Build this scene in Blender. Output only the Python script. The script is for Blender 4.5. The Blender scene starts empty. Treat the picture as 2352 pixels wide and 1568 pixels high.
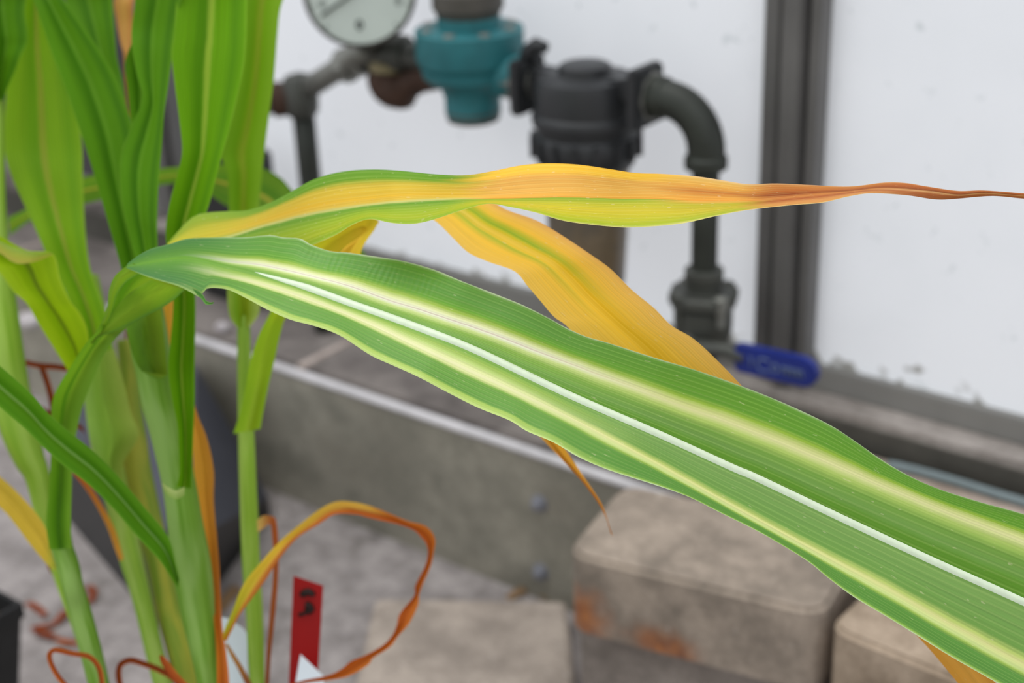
import bpy, bmesh, math, random
import numpy as np
from mathutils import Vector, Matrix
random.seed(7)
S = bpy.context.scene
C = S.collection

# ------------------------------------------------------------------ camera
F = 3346.0                                    # focal length in pixels of the 2352 px frame
CX, CY = 1176.0, 784.0
def nrm(v): return v / np.linalg.norm(v)
_dn = nrm(np.array([312., 7300., F]))         # vanishing point of the verticals
_u = np.array([-4676., -1334., F])            # vanishing point of the greenhouse wall (to the left)
_u = nrm(_u - _dn * np.dot(_u, _dn))
XC, ZC = -_u, -_dn                            # world X (along the wall), world Z (up) in camera axes (right, down, forward)
YC = np.cross(ZC, XC)                         # world Y: into the wall
R = np.array([XC, YC, ZC])                    # camera axes -> world
CAM = np.array([0., 0., 0.95])
cd = bpy.data.cameras.new('camera'); cam = bpy.data.objects.new('camera', cd); C.objects.link(cam)
r_, d_, f_ = R[:, 0], R[:, 1], R[:, 2]
cam.matrix_world = Matrix(((r_[0], -d_[0], -f_[0], CAM[0]), (r_[1], -d_[1], -f_[1], CAM[1]),
                           (r_[2], -d_[2], -f_[2], CAM[2]), (0, 0, 0, 1)))
cd.sensor_width = 22.2; cd.lens = F / 2352 * 22.2
cd.clip_start = 0.02; cd.clip_end = 60
cd.dof.use_dof = True; cd.dof.focus_distance = 0.705; cd.dof.aperture_fstop = 3.7
S.camera = cam

# ------------------------------------------------------------------ light: bright overcast sky through the greenhouse glass
w = bpy.data.worlds.new('overcast_sky'); S.world = w; w.use_nodes = True
nt = w.node_tree; nt.nodes.clear()
tc = nt.nodes.new('ShaderNodeTexCoord'); sx = nt.nodes.new('ShaderNodeSeparateXYZ')
mr = nt.nodes.new('ShaderNodeMapRange'); mr.inputs[1].default_value = 0.0; mr.inputs[2].default_value = 1.0
mr.inputs[3].default_value = 0.62; mr.inputs[4].default_value = 1.25
bg = nt.nodes.new('ShaderNodeBackground'); bg.inputs[0].default_value = (0.93, 0.965, 1.0, 1)
wo = nt.nodes.new('ShaderNodeOutputWorld')
nt.links.new(tc.outputs['Generated'], sx.inputs[0]); nt.links.new(sx.outputs[2], mr.inputs[0])
nt.links.new(mr.outputs[0], bg.inputs[1]); nt.links.new(bg.outputs[0], wo.inputs[0])
sd = bpy.data.lights.new('hazy_sun', 'SUN'); sd.energy = 1.3; sd.angle = math.radians(50); sd.color = (1.0, 0.97, 0.92)
so = bpy.data.objects.new('hazy_sun', sd); C.objects.link(so)
so.rotation_euler = Vector((0.22, -0.16, -1.0)).to_track_quat('-Z', 'Y').to_euler()
S.view_settings.view_transform = 'Standard'; S.view_settings.look = 'None'
S.view_settings.exposure = 0.43; S.view_settings.gamma = 1.0; S.view_settings.use_curve_mapping = False

# ------------------------------------------------------------------ pixel helpers (a pixel gives a direction, the distance is chosen)
def ray(px, py): return R @ np.array([(px - CX) / F, (py - CY) / F, 1.0])
def P(px, py, t): return CAM + ray(px, py) * t
def PY(px, py, Y):
    d = ray(px, py); return CAM + d * (Y / d[1])
def PZ(px, py, z):
    d = ray(px, py); return CAM + d * ((z - CAM[2]) / d[2])
def depth(p): return float(np.dot(np.asarray(p) - CAM, f_))

# ------------------------------------------------------------------ object helpers
def tag(o, label=None, cat=None, group=None, kind=None):
    if label: o['label'] = label
    if cat: o['category'] = cat
    if group: o['group'] = group
    if kind: o['kind'] = kind
    return o
def empty(name, loc, label, cat, group=None):
    o = bpy.data.objects.new(name, None); C.objects.link(o); o.location = loc; o.empty_display_size = 0.03
    return tag(o, label, cat, group)
def link(name, me, mat, parent=None, smooth=True):
    o = bpy.data.objects.new(name, me); C.objects.link(o)
    if mat: me.materials.append(mat)
    if smooth:
        for p in me.polygons: p.use_smooth = True
    if parent:
        bpy.context.view_layer.update() if False else None
        o.parent = parent
        o.matrix_parent_inverse = parent_world(parent).inverted()
    return o
def parent_world(p):
    m = Matrix.Translation(p.location) @ p.rotation_euler.to_matrix().to_4x4()
    if p.parent: m = parent_world(p.parent) @ p.matrix_parent_inverse @ m
    return m
def from_bm(name, bm, mat, parent=None, smooth=False):
    me = bpy.data.meshes.new(name); bmesh.ops.recalc_face_normals(bm, faces=bm.faces); bm.to_mesh(me); bm.free()
    return link(name, me, mat, parent, smooth)
def box(name, lo, hi, mat, parent=None, bev=0.0):
    bm = bmesh.new(); bmesh.ops.create_cube(bm, size=1)
    lo, hi = Vector(lo), Vector(hi)
    for v in bm.verts: v.co = Vector([lo[i] + (v.co[i] + .5) * (hi[i] - lo[i]) for i in range(3)])
    if bev: bmesh.ops.bevel(bm, geom=bm.edges[:], offset=bev, segments=2, affect='EDGES')
    return from_bm(name, bm, mat, parent)
def frame_from(axis):
    a = Vector(axis).normalized(); h = Vector((0, 0, 1)) if abs(a.z) < .9 else Vector((1, 0, 0))
    s = a.cross(h).normalized(); return a, s, s.cross(a).normalized()
def lathe_bm(bm, base, axis, prof, n=36, cap=True):
    a, s, u = frame_from(axis); base = Vector(base); rings = []
    for h, r in prof:
        rings.append([bm.verts.new(base + a * h + (s * math.cos(2 * math.pi * k / n) + u * math.sin(2 * math.pi * k / n)) * max(r, 1e-5)) for k in range(n)])
    for A, B in zip(rings, rings[1:]):
        for k in range(n): bm.faces.new((A[k], A[(k + 1) % n], B[(k + 1) % n], B[k]))
    if cap: bm.faces.new(rings[0]); bm.faces.new(rings[-1])
def lathe(name, base, axis, prof, mat, parent=None, n=36):
    bm = bmesh.new(); lathe_bm(bm, base, axis, prof, n)
    o = from_bm(name, bm, mat, parent, True); autosmooth(o); return o
def autosmooth(o, ang=35):
    me = o.data
    for p in me.polygons: p.use_smooth = True
    bm = bmesh.new(); bm.from_mesh(me)
    for e in bm.edges:
        if len(e.link_faces) == 2 and e.calc_face_angle(0) > math.radians(ang): e.smooth = False
    bm.to_mesh(me); bm.free()
def cr(pts, n):                                  # Catmull-Rom through rows of numbers
    pts = [np.asarray(p, float) for p in pts]; out = []
    q = [2 * pts[0] - pts[1]] + pts + [2 * pts[-1] - pts[-2]]
    for i in range(1, len(q) - 2):
        p0, p1, p2, p3 = q[i - 1:i + 3]
        for k in range(n):
            t = k / n
            out.append(.5 * (2 * p1 + (p2 - p0) * t + (2 * p0 - 5 * p1 + 4 * p2 - p3) * t * t + (3 * p1 - p0 - 3 * p2 + p3) * t ** 3))
    out.append(pts[-1]); return out
def tube_mesh(name, cen, rad, n=14, squash=None, cap=True):
    cen = [Vector(c) for c in cen]; vs = []; fs = []; N = len(cen); vv = []
    L = 0; lens = [0]
    for a, b in zip(cen, cen[1:]): L += (b - a).length; lens.append(L)
    s = None
    for i, c in enumerate(cen):
        t = (cen[min(i + 1, N - 1)] - cen[max(i - 1, 0)]).normalized()
        if s is None: _, s, _ = frame_from(t)
        s = (s - t * s.dot(t)).normalized(); u = t.cross(s)
        for k in range(n + 1):
            an = 2 * math.pi * k / n
            vs.append(c + (s * math.cos(an) + u * math.sin(an)) * rad[i]); vv.append((k / n, lens[i] / max(L, 1e-6)))
    for i in range(N - 1):
        for k in range(n):
            a = i * (n + 1) + k; fs.append((a, a + 1, a + n + 2, a + n + 1))
    if cap: fs.append(tuple(range(n))[::-1]); fs.append(tuple((N - 1) * (n + 1) + k for k in range(n)))
    me = bpy.data.meshes.new(name); me.from_pydata([tuple(v) for v in vs], [], fs)
    uv = me.uv_layers.new(name='UVMap')
    for lp in me.loops: uv.data[lp.index].uv = vv[lp.vertex_index]
    return me
def tube(name, cen, rad, mat, parent=None, n=14):
    return link(name, tube_mesh(name, cen, rad, n), mat, parent)
def sheet(name, rows, us, mat, parent=None):      # rows: list of lists of world points, us: pattern coordinate of each column
    N, M = len(rows), len(rows[0]); mid = M // 2
    L = [0.]
    for a, b in zip(rows, rows[1:]): L.append(L[-1] + float(np.linalg.norm(np.asarray(b[mid]) - np.asarray(a[mid]))))
    vs = [tuple(p) for r in rows for p in r]
    fs = [(i * M + k, i * M + k + 1, (i + 1) * M + k + 1, (i + 1) * M + k) for i in range(N - 1) for k in range(M - 1)]
    me = bpy.data.meshes.new(name); me.from_pydata(vs, [], fs)
    uv = me.uv_layers.new(name='UVMap')
    for lp in me.loops:
        i, k = divmod(lp.vertex_index, M); uv.data[lp.index].uv = (us[k], L[i] / max(L[-1], 1e-9))
    return link(name, me, mat, parent)
def leaf(name, st, mat, parent, cols=11, sub=8, fold=0.004, tilt=0.0, wave=0.0, roll=0.0):
    # st rows: edge A x,y, edge B x,y, distance of the middle [, depth of B minus depth of A]
    st = [tuple(s) + ((tilt,) if len(s) == 5 else ()) for s in st]
    if name == 'leaf':                            # a blade that leaves the picture runs on to its pointed tip
        def tip(a, b):
            a, b = np.array(a), np.array(b); m0 = (a[:2] + a[2:4]) / 2; d = m0 - (b[:2] + b[2:4]) / 2; d /= np.linalg.norm(d); h = (a[2:4] - a[:2]) / 2; out_ = []
            for L_, k in ((110, .86), (230, .55), (330, .22), (390, .02)):
                c_ = m0 + d * L_; out_.append(tuple(c_ - h * k) + tuple(c_ + h * k) + (a[4], a[5] * k))
            return out_
        off = lambda q: min(q[1], q[3]) < -20 and max(q[1], q[3]) < 0 or max(q[0], q[2]) < -30 or min(q[1], q[3]) > 1600
        if off(st[0]): st = tip(st[0], st[1])[::-1] + st
        if off(st[-1]): st = st + tip(st[-1], st[-2])
    rows = []; us = [k / (cols - 1) for k in range(cols)]
    for i, s in enumerate(cr(st, sub)):
        ax, ay, bx, by, t, dt = s; row = []
        for u in us:
            z = t + dt * (u - .5) + fold * (1 - abs(2 * u - 1)) ** 1.3 + wave * math.sin(i * .55) * (2 * u - 1) * abs(2 * u - 1) + roll * math.cos(math.pi * (u - .5)) 
            row.append(P(ax + (bx - ax) * u, ay + (by - ay) * u, z))
        rows.append(row)
    return sheet(name, rows, us, mat, parent)
SOIL = 0.205
def stalk(name, st, mat, parent, root=None, n=16, sub=8):
    rows = cr(st, sub); cen = [Vector(P(x, y, t)) for x, y, h, t in rows]; rad = [h * t / F for x, y, h, t in rows]
    if root is not None:
        a, b = cen[-1], Vector(root)
        for k in range(1, 6): cen.append(a.lerp(b, k / 5)); rad.append(rad[len(rows) - 1])
    return tube(name, cen, rad, mat, parent, n)

# ------------------------------------------------------------------ material helpers
def lin(c):
    return tuple(((x / 255) / 12.92 if x / 255 <= .04045 else ((x / 255 + .055) / 1.055) ** 2.4) for x in c)
class NT:
    def __init__(s, name):
        s.m = bpy.data.materials.new(name); s.m.use_nodes = True; s.t = s.m.node_tree; s.t.nodes.clear()
        s.out = s.t.nodes.new('ShaderNodeOutputMaterial')
    def n(s, kind, **kw):
        o = s.t.nodes.new('ShaderNode' + kind)
        for k, v in kw.items(): setattr(o, k, v)
        return o
    def l(s, a, b): s.t.links.new(a, b)
    def math(s, op, a, b=None, c=None):
        o = s.n('Math', operation=op)
        for i, v in enumerate((a, b, c)):
            if v is None: continue
            if isinstance(v, (int, float)): o.inputs[i].default_value = v
            else: s.l(v, o.inputs[i])
        return o.outputs[0]
    def smooth(s, v, a, b, lo=0., hi=1.):
        o = s.n('MapRange', interpolation_type='SMOOTHSTEP'); s.l(v, o.inputs[0])
        for i, x in enumerate((a, b, lo, hi)): o.inputs[i + 1].default_value = x
        return o.outputs[0]
    def mix(s, f, a, b, blend='MIX'):
        o = s.n('Mix', data_type='RGBA', blend_type=blend)
        for sock, v in ((o.inputs[0], f), (o.inputs[6], a), (o.inputs[7], b)):
            if isinstance(v, (int, float)): sock.default_value = v
            elif isinstance(v, tuple): sock.default_value = v[:3] + (1,)
            else: s.l(v, sock)
        return o.outputs[2]
    def ramp(s, v, stops):
        o = s.n('ValToRGB'); e = o.color_ramp.elements
        while len(e) < len(stops): e.new(0.5)
        for el, (p, c) in zip(e, stops): el.position = p; el.color = lin(c) + (1,)
        s.l(v, o.inputs[0]); return o.outputs[0]
    def noise(s, vec, scale, detail=3, rough=.55):
        o = s.n('TexNoise'); o.inputs['Scale'].default_value = scale; o.inputs['Detail'].default_value = detail
        o.inputs['Roughness'].default_value = rough
        if vec is not None: s.l(vec, o.inputs['Vector'])
        return o.outputs[0]
    def comb(s, x, y, z=0.):
        o = s.n('CombineXYZ')
        for i, v in enumerate((x, y, z)):
            if isinstance(v, (int, float)): o.inputs[i].default_value = v
            else: s.l(v, o.inputs[i])
        return o.outputs[0]
    def pos(s):
        return s.n('NewGeometry').outputs['Position']
    def principled(s, col, rough=.5, spec=.4, metal=0., bump=None, bstr=.3, bdist=.002):
        p = s.n('BsdfPrincipled')
        if isinstance(col, tuple): p.inputs['Base Color'].default_value = col[:3] + (1,)
        else: s.l(col, p.inputs['Base Color'])
        if isinstance(rough, (int, float)): p.inputs['Roughness'].default_value = rough
        else: s.l(rough, p.inputs['Roughness'])
        p.inputs['Specular IOR Level'].default_value = spec; p.inputs['Metallic'].default_value = metal
        if bump is not None:
            b = s.n('Bump'); b.inputs['Strength'].default_value = bstr; b.inputs['Distance'].default_value = bdist
            s.l(bump, b.inputs['Height']); s.l(b.outputs[0], p.inputs['Normal'])
        return p.outputs[0]
    def end(s, sh): s.l(sh, s.out.inputs[0]); return s.m
def leaf_mat(name, vr, trans=.38, wob=.03, veins=22, vein=.06, streak=.22, rough=.5, spec=.14, vw=.08, flecks=0., seed=0., ripple=None):
    # vr: [(v, [(u, colour)...])...] colour ramps across the blade, blended along its length
    m = NT(name); uvn = m.n('UVMap'); uvn.uv_map = 'UVMap'
    sp = m.n('SeparateXYZ'); m.l(uvn.outputs[0], sp.inputs[0]); u, v = sp.outputs[0], sp.outputs[1]
    n1 = m.noise(m.comb(m.math('MULTIPLY', u, 5.), m.math('MULTIPLY', v, 28.), seed), 1.0, 3)
    n2 = m.noise(m.comb(m.math('MULTIPLY', u, 70.), m.math('MULTIPLY', v, 5.), seed + 3), 1.0, 3)
    n3 = m.noise(m.comb(m.math('MULTIPLY', u, 14.), m.math('MULTIPLY', v, 3.), seed + 7), 1.0, 2)
    u2 = m.math('ADD', u, m.math('MULTIPLY', m.math('SUBTRACT', n1, .5), wob))
    v2 = m.math('ADD', v, m.math('MULTIPLY', m.math('SUBTRACT', n3, .5), vw * 2))
    col = m.ramp(u2, vr[0][1])
    for (va, _), (vb, rp) in zip(vr, vr[1:]): col = m.mix(m.smooth(v2, va, vb), col, m.ramp(u2, rp))
    col = m.mix(streak, col, m.math('MULTIPLY', n2, 2.), 'MULTIPLY') if False else m.mix(1.0, col, m.ramp2(n2, streak), 'MULTIPLY')
    wv = m.math('POWER', m.math('ABSOLUTE', m.math('SINE', m.math('MULTIPLY', u, veins * math.pi))), 14.)
    col = m.mix(m.math('MULTIPLY', wv, vein), col, lin((225, 232, 150)))
    if flecks:
        nf = m.noise(m.comb(m.math('MULTIPLY', u, 60.), m.math('MULTIPLY', v, 130.), seed + 11), 1.0, 1)
        col = m.mix(m.math('MULTIPLY', m.smooth(nf, .70, .76), flecks), col, lin((238, 222, 190)))
    h = m.math('ADD', m.math('MULTIPLY', m.math('SINE', m.math('MULTIPLY', u, veins * 4 * math.pi)), .12), n2)
    if ripple:
        u0, u1, v0, v1, fr = ripple
        mk = m.math('MULTIPLY', m.math('MULTIPLY', m.smooth(u, u0 - .04, u0 + .02), m.smooth(u, u1 - .03, u1 + .03, 1., 0.)),
                    m.math('MULTIPLY', m.smooth(v, v0 - .02, v0 + .04), m.smooth(v, v1 - .05, v1 + .02, 1., 0.)))
        rp = m.math('SINE', m.math('MULTIPLY', m.math('ADD', v, m.math('MULTIPLY', n1, .006)), fr))
        h = m.math('ADD', h, m.math('MULTIPLY', m.math('MULTIPLY', mk, rp), 1.1))
        col = m.mix(m.math('MULTIPLY', m.math('MULTIPLY', mk, .07), m.math('ADD', rp, 1.)), col, lin((70, 125, 60)))
    pr = m.principled(col, rough, spec, bump=h, bstr=.25, bdist=.0006)
    tr = m.n('BsdfTranslucent'); m.l(m.mix(1., col, (1.05, 1.08, .62), 'MULTIPLY'), tr.inputs[0])
    mx = m.n('MixShader'); mx.inputs[0].default_value = trans; m.l(pr, mx.inputs[1]); m.l(tr.outputs[0], mx.inputs[2])
    return m.end(mx.outputs[0])
def _ramp2(s, v, amt):
    o = s.n('MapRange'); s.l(v, o.inputs[0]); o.inputs[1].default_value = .3; o.inputs[2].default_value = .7
    o.inputs[3].default_value = 1 - amt; o.inputs[4].default_value = 1 + amt * .6; return o.outputs[0]
NT.ramp2 = _ramp2
def rough_mat(name, c1, c2, scale=18, rough=.85, c3=None, s3=5., lim3=(.55, .7), spec=.25, bstr=.35, metal=0., bd=.003):
    m = NT(name); p = m.pos()
    n = m.noise(p, scale, 6, .65); col = m.mix(m.smooth(n, .32, .68), lin(c1), lin(c2))
    fine = m.noise(p, scale * 9, 3, .7); col = m.mix(1., col, m.ramp2(fine, .16), 'MULTIPLY')
    if c3: col = m.mix(m.smooth(m.noise(p, s3, 4, .6), *lim3), col, lin(c3))
    return m.end(m.principled(col, rough, spec, metal, bump=fine, bstr=bstr, bdist=bd))
def plain(name, c, rough=.5, spec=.4, metal=0., var=.12, scale=40):
    m = NT(name); n = m.noise(m.pos(), scale, 4)
    return m.end(m.principled(m.mix(1., lin(c), m.ramp2(n, var), 'MULTIPLY'), rough, spec, metal))

M_floor = rough_mat('rough_concrete', (134, 127, 125), (172, 164, 162), 28, .9, (110, 104, 100), 9., (.52, .68), bstr=.6, bd=.006)
M_ledge = rough_mat('stained_slab', (104, 97, 94), (134, 126, 121), 14, .85, (84, 78, 75), 6.)
M_tan = rough_mat('tan_slab', (150, 134, 122), (182, 166, 154), 16, .85, (126, 116, 108), 7.)
M_curb_shade = plain('curb_shade_strip', (84, 81, 75), .8, .2, 0, .25, 20)
M_curb = rough_mat('curb_concrete', (140, 132, 126), (176, 167, 161), 12, .85, (108, 102, 94), 3.5, (.5, .66))
M_lip = plain('weathered_zinc_lip', (200, 196, 198), .5, .5, .1, .2, 25)
M_zinc = rough_mat('dull_galvanized_sheet', (128, 124, 112), (160, 154, 140), 16, .6, (98, 93, 82), 4., (.5, .72), spec=.4, bstr=.1)
M_rail = plain('grey_aluminium', (134, 132, 128), .5, .4, .1, .1, 12)
M_mull = plain('dark_aluminium', (104, 102, 100), .45, .45, .15, .2, 9)
M_panel = plain('dark_wall_panel', (70, 66, 70), .7, .3, 0, .25, 8)
def pane_mat():
    m = NT('whitewashed_glass'); p = m.pos()
    n = m.noise(p, 42, 3, .6); n0 = m.noise(p, 5, 3, .5)
    col = m.mix(m.smooth(n, .64, .76), lin((242, 244, 248)), lin((214, 219, 222)))
    col = m.mix(m.math('MULTIPLY', m.smooth(n0, .4, .7), .35), col, lin((226, 230, 234)))
    sp = m.n('SeparateXYZ'); m.l(p, sp.inputs[0])
    hgt = m.math('ADD', m.math('SUBTRACT', sp.outputs[2], .268), m.math('MULTIPLY', m.math('SUBTRACT', m.noise(p, 48, 1, .5), .62), -.11))
    col = m.mix(m.smooth(hgt, .0, .018, .8, 0.), col, lin((120, 116, 104)))
    d = m.n('BsdfDiffuse'); m.l(col, d.inputs[0]); t = m.n('BsdfTranslucent'); m.l(col, t.inputs[0])
    mx = m.n('MixShader'); mx.inputs[0].default_value = .55; m.l(d.outputs[0], mx.inputs[1]); m.l(t.outputs[0], mx.inputs[2])
    return m.end(mx.outputs[0])
M_pane = pane_mat()

# ------------------------------------------------------------------ the setting: floor, low kerb wall, ledge, glazing
def struct(o): o['kind'] = 'structure'; return o
struct(box('floor', (-7, -4, -.05), (4, 1.088, 0), M_floor))
struct(box('floor', (-7, 1.32, -.05), (4, 7, 0), M_floor))
kerb = struct(box('wall_back', (-7, 1.094, -.05), (2.5, 1.32, .172), M_ledge))
gap0 = None
JX = float(PZ(700, 836, .19)[0])
jx = [-7.0, JX - 1.3, JX - .65, JX, JX + .65, JX + 1.3, 2.5]
for a, b in zip(jx, jx[1:]): box('ledge_slab', (a + .004, 1.10, .17), (b - .004, 1.252, .19), M_ledge, kerb, .003)
M_mortar = rough_mat('pale_mortar', (160, 146, 138), (186, 172, 164), 30, .9)
for x in jx[1:-1]: box('mortar_joint', (x - .0075, 1.098, .165), (x + .0075, 1.252, .1915), M_mortar, kerb, .002)
zs = [-7.0, -2.9, -1.62, -.655, .65, 2.5]
for a, b in zip(zs, zs[1:]):
    pl = box('zinc_panel', (a + .001, 1.086, 0), (b - .001, 1.094, .184), M_zinc, kerb)
lp = tube('zinc_lip', [(x, 1.0885, .186) for x in (-7, -4, -2, -1, 0, 2.5)], [.0058] * 6, M_lip, kerb, 12)
M_bolt = plain('bolt_steel', (140, 141, 150), .4, .5, .3, .1, 60)
for bx, by in ((1240, 1155), (1243, 1312)):
    b = PY(bx, by, 1.086)
    bm = bmesh.new(); lathe_bm(bm, b, (0, -1, 0), [(-.002, .0105), (.0015, .0105), (.002, .0072), (.008, .0068), (.0095, .004)], 12)
    from_bm('bolt', bm, M_bolt, kerb)
    for dx in (-.96, .98): 
        bm = bmesh.new(); lathe_bm(bm, b + np.array([dx, 0, 0]), (0, -1, 0), [(-.002, .0105), (.0015, .0105), (.002, .0072), (.008, .0068), (.0095, .004)], 12)
        from_bm('bolt', bm, M_bolt, kerb)
struct(box('trim_1', (-1.66, 1.256, .16), (2.5, 1.32, .241), M_curb))
struct(box('trim_9', (-7, 1.252, .16), (2.5, 1.2562, .232), M_curb_shade))  # thin dark strip added to paint the shade along the curb front
struct(box('trim_10', (-7, 1.256, .16), (-1.66, 1.32, .241), M_ledge))
struct(box('trim_2', (-7, 1.288, .241), (2.5, 1.312, .268), M_rail, bev=.002))
mx0 = [-2.61, -1.645, -.655, .335, 1.325]
for k, x in enumerate(mx0):
    o = empty('trim_%d' % (k + 3), (x, 1.3, .26), None, None); struct(o)
    hw = .031
    box('mullion_web', (x - hw, 1.285, .25), (x + hw, 1.315, 2.3), M_mull, o)
    for a, b, y in ((-hw, -hw * .42, 1.278), (-hw * .18, hw * .5, 1.266), (hw * .66, hw, 1.276)):
        box('mullion_rib', (x + a, y, .25), (x + b, 1.286, 2.3), M_mull, o, .0015)
for k, (a, b) in enumerate(zip(mx0[1:], mx0[2:])):
    me = bpy.data.meshes.new('window_%d' % (k + 1))
    me.from_pydata([(a, 1.3, .25), (b, 1.3, .25), (b, 1.3, 2.3), (a, 1.3, 2.3)], [], [(0, 1, 2, 3)])
    struct(link('window_%d' % (k + 1), me, M_pane, None, False))
struct(box('wall_left', (-7, 1.295, .25), (mx0[1], 1.305, 2.3), M_panel))

# ------------------------------------------------------------------ concrete blocks
def block_mat(name, c1, c2, rust=()):
    m = NT(name); p = m.pos()
    n = m.noise(p, 22, 6, .65); col = m.mix(m.smooth(n, .3, .7), lin(c1), lin(c2))
    fine = m.noise(p, 230, 3, .7); col = m.mix(1., col, m.ramp2(fine, .18), 'MULTIPLY')
    big = m.noise(p, 60, 3, .6); col = m.mix(m.smooth(big, .66, .74, 0., .5), col, lin((196, 188, 178)))
    for (cx, cy, cz), rad, sz in rust:
        sub = m.n('VectorMath', operation='SUBTRACT'); m.l(p, sub.inputs[0]); sub.inputs[1].default_value = (cx, cy, cz)
        sc = m.n('VectorMath', operation='MULTIPLY'); m.l(sub.outputs[0], sc.inputs[0]); sc.inputs[1].default_value = (1 / rad, .5 / rad, 1 / sz)
        ln = m.n('VectorMath', operation='LENGTH'); m.l(sc.outputs[0], ln.inputs[0])
        dd = m.math('ADD', ln.outputs['Value'], m.math('MULTIPLY', m.math('SUBTRACT', m.noise(p, 50, 3), .5), 1.1))
        col = m.mix(m.smooth(dd, .1, 1.45, .8, 0.), col, m.ramp(m.noise(p, 90, 2), [(.3, (128, 62, 16)), (.7, (176, 104, 44))]))
    return m.end(m.principled(col, .9, .2, bump=fine, bstr=.5, bdist=.003))
def block(name, corners, z0, z1, rc, mat, label, group='concrete blocks by the kerb', bev=.004):
    # corners: plan outline, rounded vertical corners
    pts = []; n = len(corners)
    for i in range(n):
        p0, p1, p2 = Vector(corners[i - 1]), Vector(corners[i]), Vector(corners[(i + 1) % n])
        a = p1 + (p0 - p1).normalized() * rc; b = p1 + (p2 - p1).normalized() * rc
        for k in range(7):
            t = k / 6; pts.append((a * (1 - t) + p1 * t) * (1 - t) + (p1 * (1 - t) + b * t) * t)
    bm = bmesh.new(); bot = [bm.verts.new((p.x, p.y, z0)) for p in pts]; f = bm.faces.new(bot)
    ex = bmesh.ops.extrude_face_region(bm, geom=[f]); top = [v for v in ex['geom'] if isinstance(v, bmesh.types.BMVert)]
    for v in top: v.co.z = z1
    ed = [e for e in bm.edges if all(v in top for v in e.verts)]
    bmesh.ops.bevel(bm, geom=ed, offset=bev, segments=3, affect='EDGES')
    o = from_bm(name, bm, mat); autosmooth(o, 18); return tag(o, label, 'block', group)
fl = PZ(1296, 1268, .232)[:2]; fr = PZ(1892, 1412, .232)[:2]
e1 = nrm(fr - fl); e2 = np.array([-e1[1], e1[0]])
def rect(o, w, d, off=0.): return [o + e1 * off, o + e1 * w, o + e1 * w + e2 * d, o + e1 * off + e2 * d]
W2 = float(np.linalg.norm(fr - fl))
rl = PY(1335, 1410, 1.0); 
def onfront(px, py, off=0.0):               # point of the block's front face seen at a pixel
    d = ray(px, py); nrm2 = e2; t = (np.dot(fl, nrm2)) / (d[0] * nrm2[0] + d[1] * nrm2[1]); return CAM + d * t
r1 = onfront(1340, 1425); r2 = onfront(1520, 1490); r3 = onfront(1310, 1330)
M_b1 = block_mat('rust_stained_block', (128, 117, 106), (170, 155, 141), [(tuple(r1), .026, .034), (tuple(r2), .032, .022)])
M_b2 = block_mat('grey_block', (118, 109, 102), (152, 141, 133))
M_b3 = block_mat('tan_block', (140, 123, 105), (180, 161, 142))
block('concrete_block', rect(fl, W2, .135), .150, .232, .026, M_b1, 'concrete block with orange rust stains on its front, topmost of its stack')
fl2 = fl + e2 * .012 + e1 * .004
block('concrete_block', rect(fl2, W2 - .01, .118), .076, .149, .016, M_b2, 'plain grey concrete block directly under the rust-stained one')
block('concrete_block', rect(fl2 + e2 * .004, W2 - .012, .112), .0, .075, .016, M_b2, 'grey concrete block on the floor, lowest of its stack')
tl = PZ(1884, 1432, .226)[:2] + np.array([.006, 0]); tr = PZ(2200, 1560, .226)[:2]
k1 = nrm(tr - tl); k2 = np.array([-k1[1], k1[0]])
block('concrete_block', [tl, tl + k1 * .24, tl + k1 * .24 + k2 * .135, tl + k2 * .135], .0, .226, .022, M_b3, 'tan concrete block standing beside the rust-stained one, across a dark gap')
pc = [PZ(862, 1372, .03)[:2], PZ(1300, 1378, .03)[:2], PZ(1322, 1600, .03)[:2], PZ(800, 1640, .03)[:2]]
pc[1][1] = min(pc[1][1], 1.075); pc[0][1] = min(pc[0][1], 1.075)
block('paving_slab', [pc[3], pc[2], pc[1], pc[0]], .0, .03, .008, block_mat('pale_slab', (140, 129, 120), (176, 163, 152)), 'low pale paving slab lying on the floor beside the block stack', None, .004)['category'] = 'slab'

# ------------------------------------------------------------------ water pipes, pressure gauge, regulator and filter on the wall
M_pipe = plain('dark_painted_pipe', (47, 50, 44), .5, .45, .3, .25, 30)
M_galv = plain('worn_galvanized_pipe', (128, 128, 122), .45, .5, .5, .3, 35)
M_rust = plain('rusty_iron', (72, 52, 42), .75, .3, .1, .35, 45)
M_teal = plain('teal_enamel', (44, 112, 118), .5, .35, 0, .2, 30)
M_grime = plain('grimy_steel', (84, 80, 74), .55, .4, .2, .25, 30)
M_black = plain('black_filter_plastic', (42, 43, 45), .45, .4, 0, .18, 30)
M_bowl = rough_mat('smoky_bowl', (80, 76, 68), (116, 100, 78), 14, .35, spec=.5, bstr=.05)
M_blue = plain('blue_vinyl', (20, 40, 122), .4, .5, 0, .12, 30)
M_print = plain('faded_print', (92, 106, 138), .6, .3, 0, .2, 50)
M_dial = plain('dial_paper', (186, 194, 186), .6, .3, 0, .06, 20)
M_ink = plain('dial_ink', (60, 66, 62), .6, .3, 0, .1, 20)
YP = 1.2
p0 = PY(1622, 345, YP)
pipes = empty('water_pipe_assembly', (p0[0], YP, .19), 'grey water pipe run with teal regulator, round gauge, black filter and blue-handled valve', 'pipe')
def pxm(px, p): return px * depth(p) / F
def vtube(name, a, b, r, mat, parent=pipes, n=18): return tube(name, [Vector(a).lerp(Vector(b), k / 4) for k in range(5)], [r] * 5, mat, parent, n)
# riser on the right
PR = .0135
riser_top = np.array([p0[0], YP, p0[2]]); riser_bot = np.array([p0[0], YP, .19])
vtube('pipe', riser_top, riser_bot, PR, M_pipe)
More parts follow.
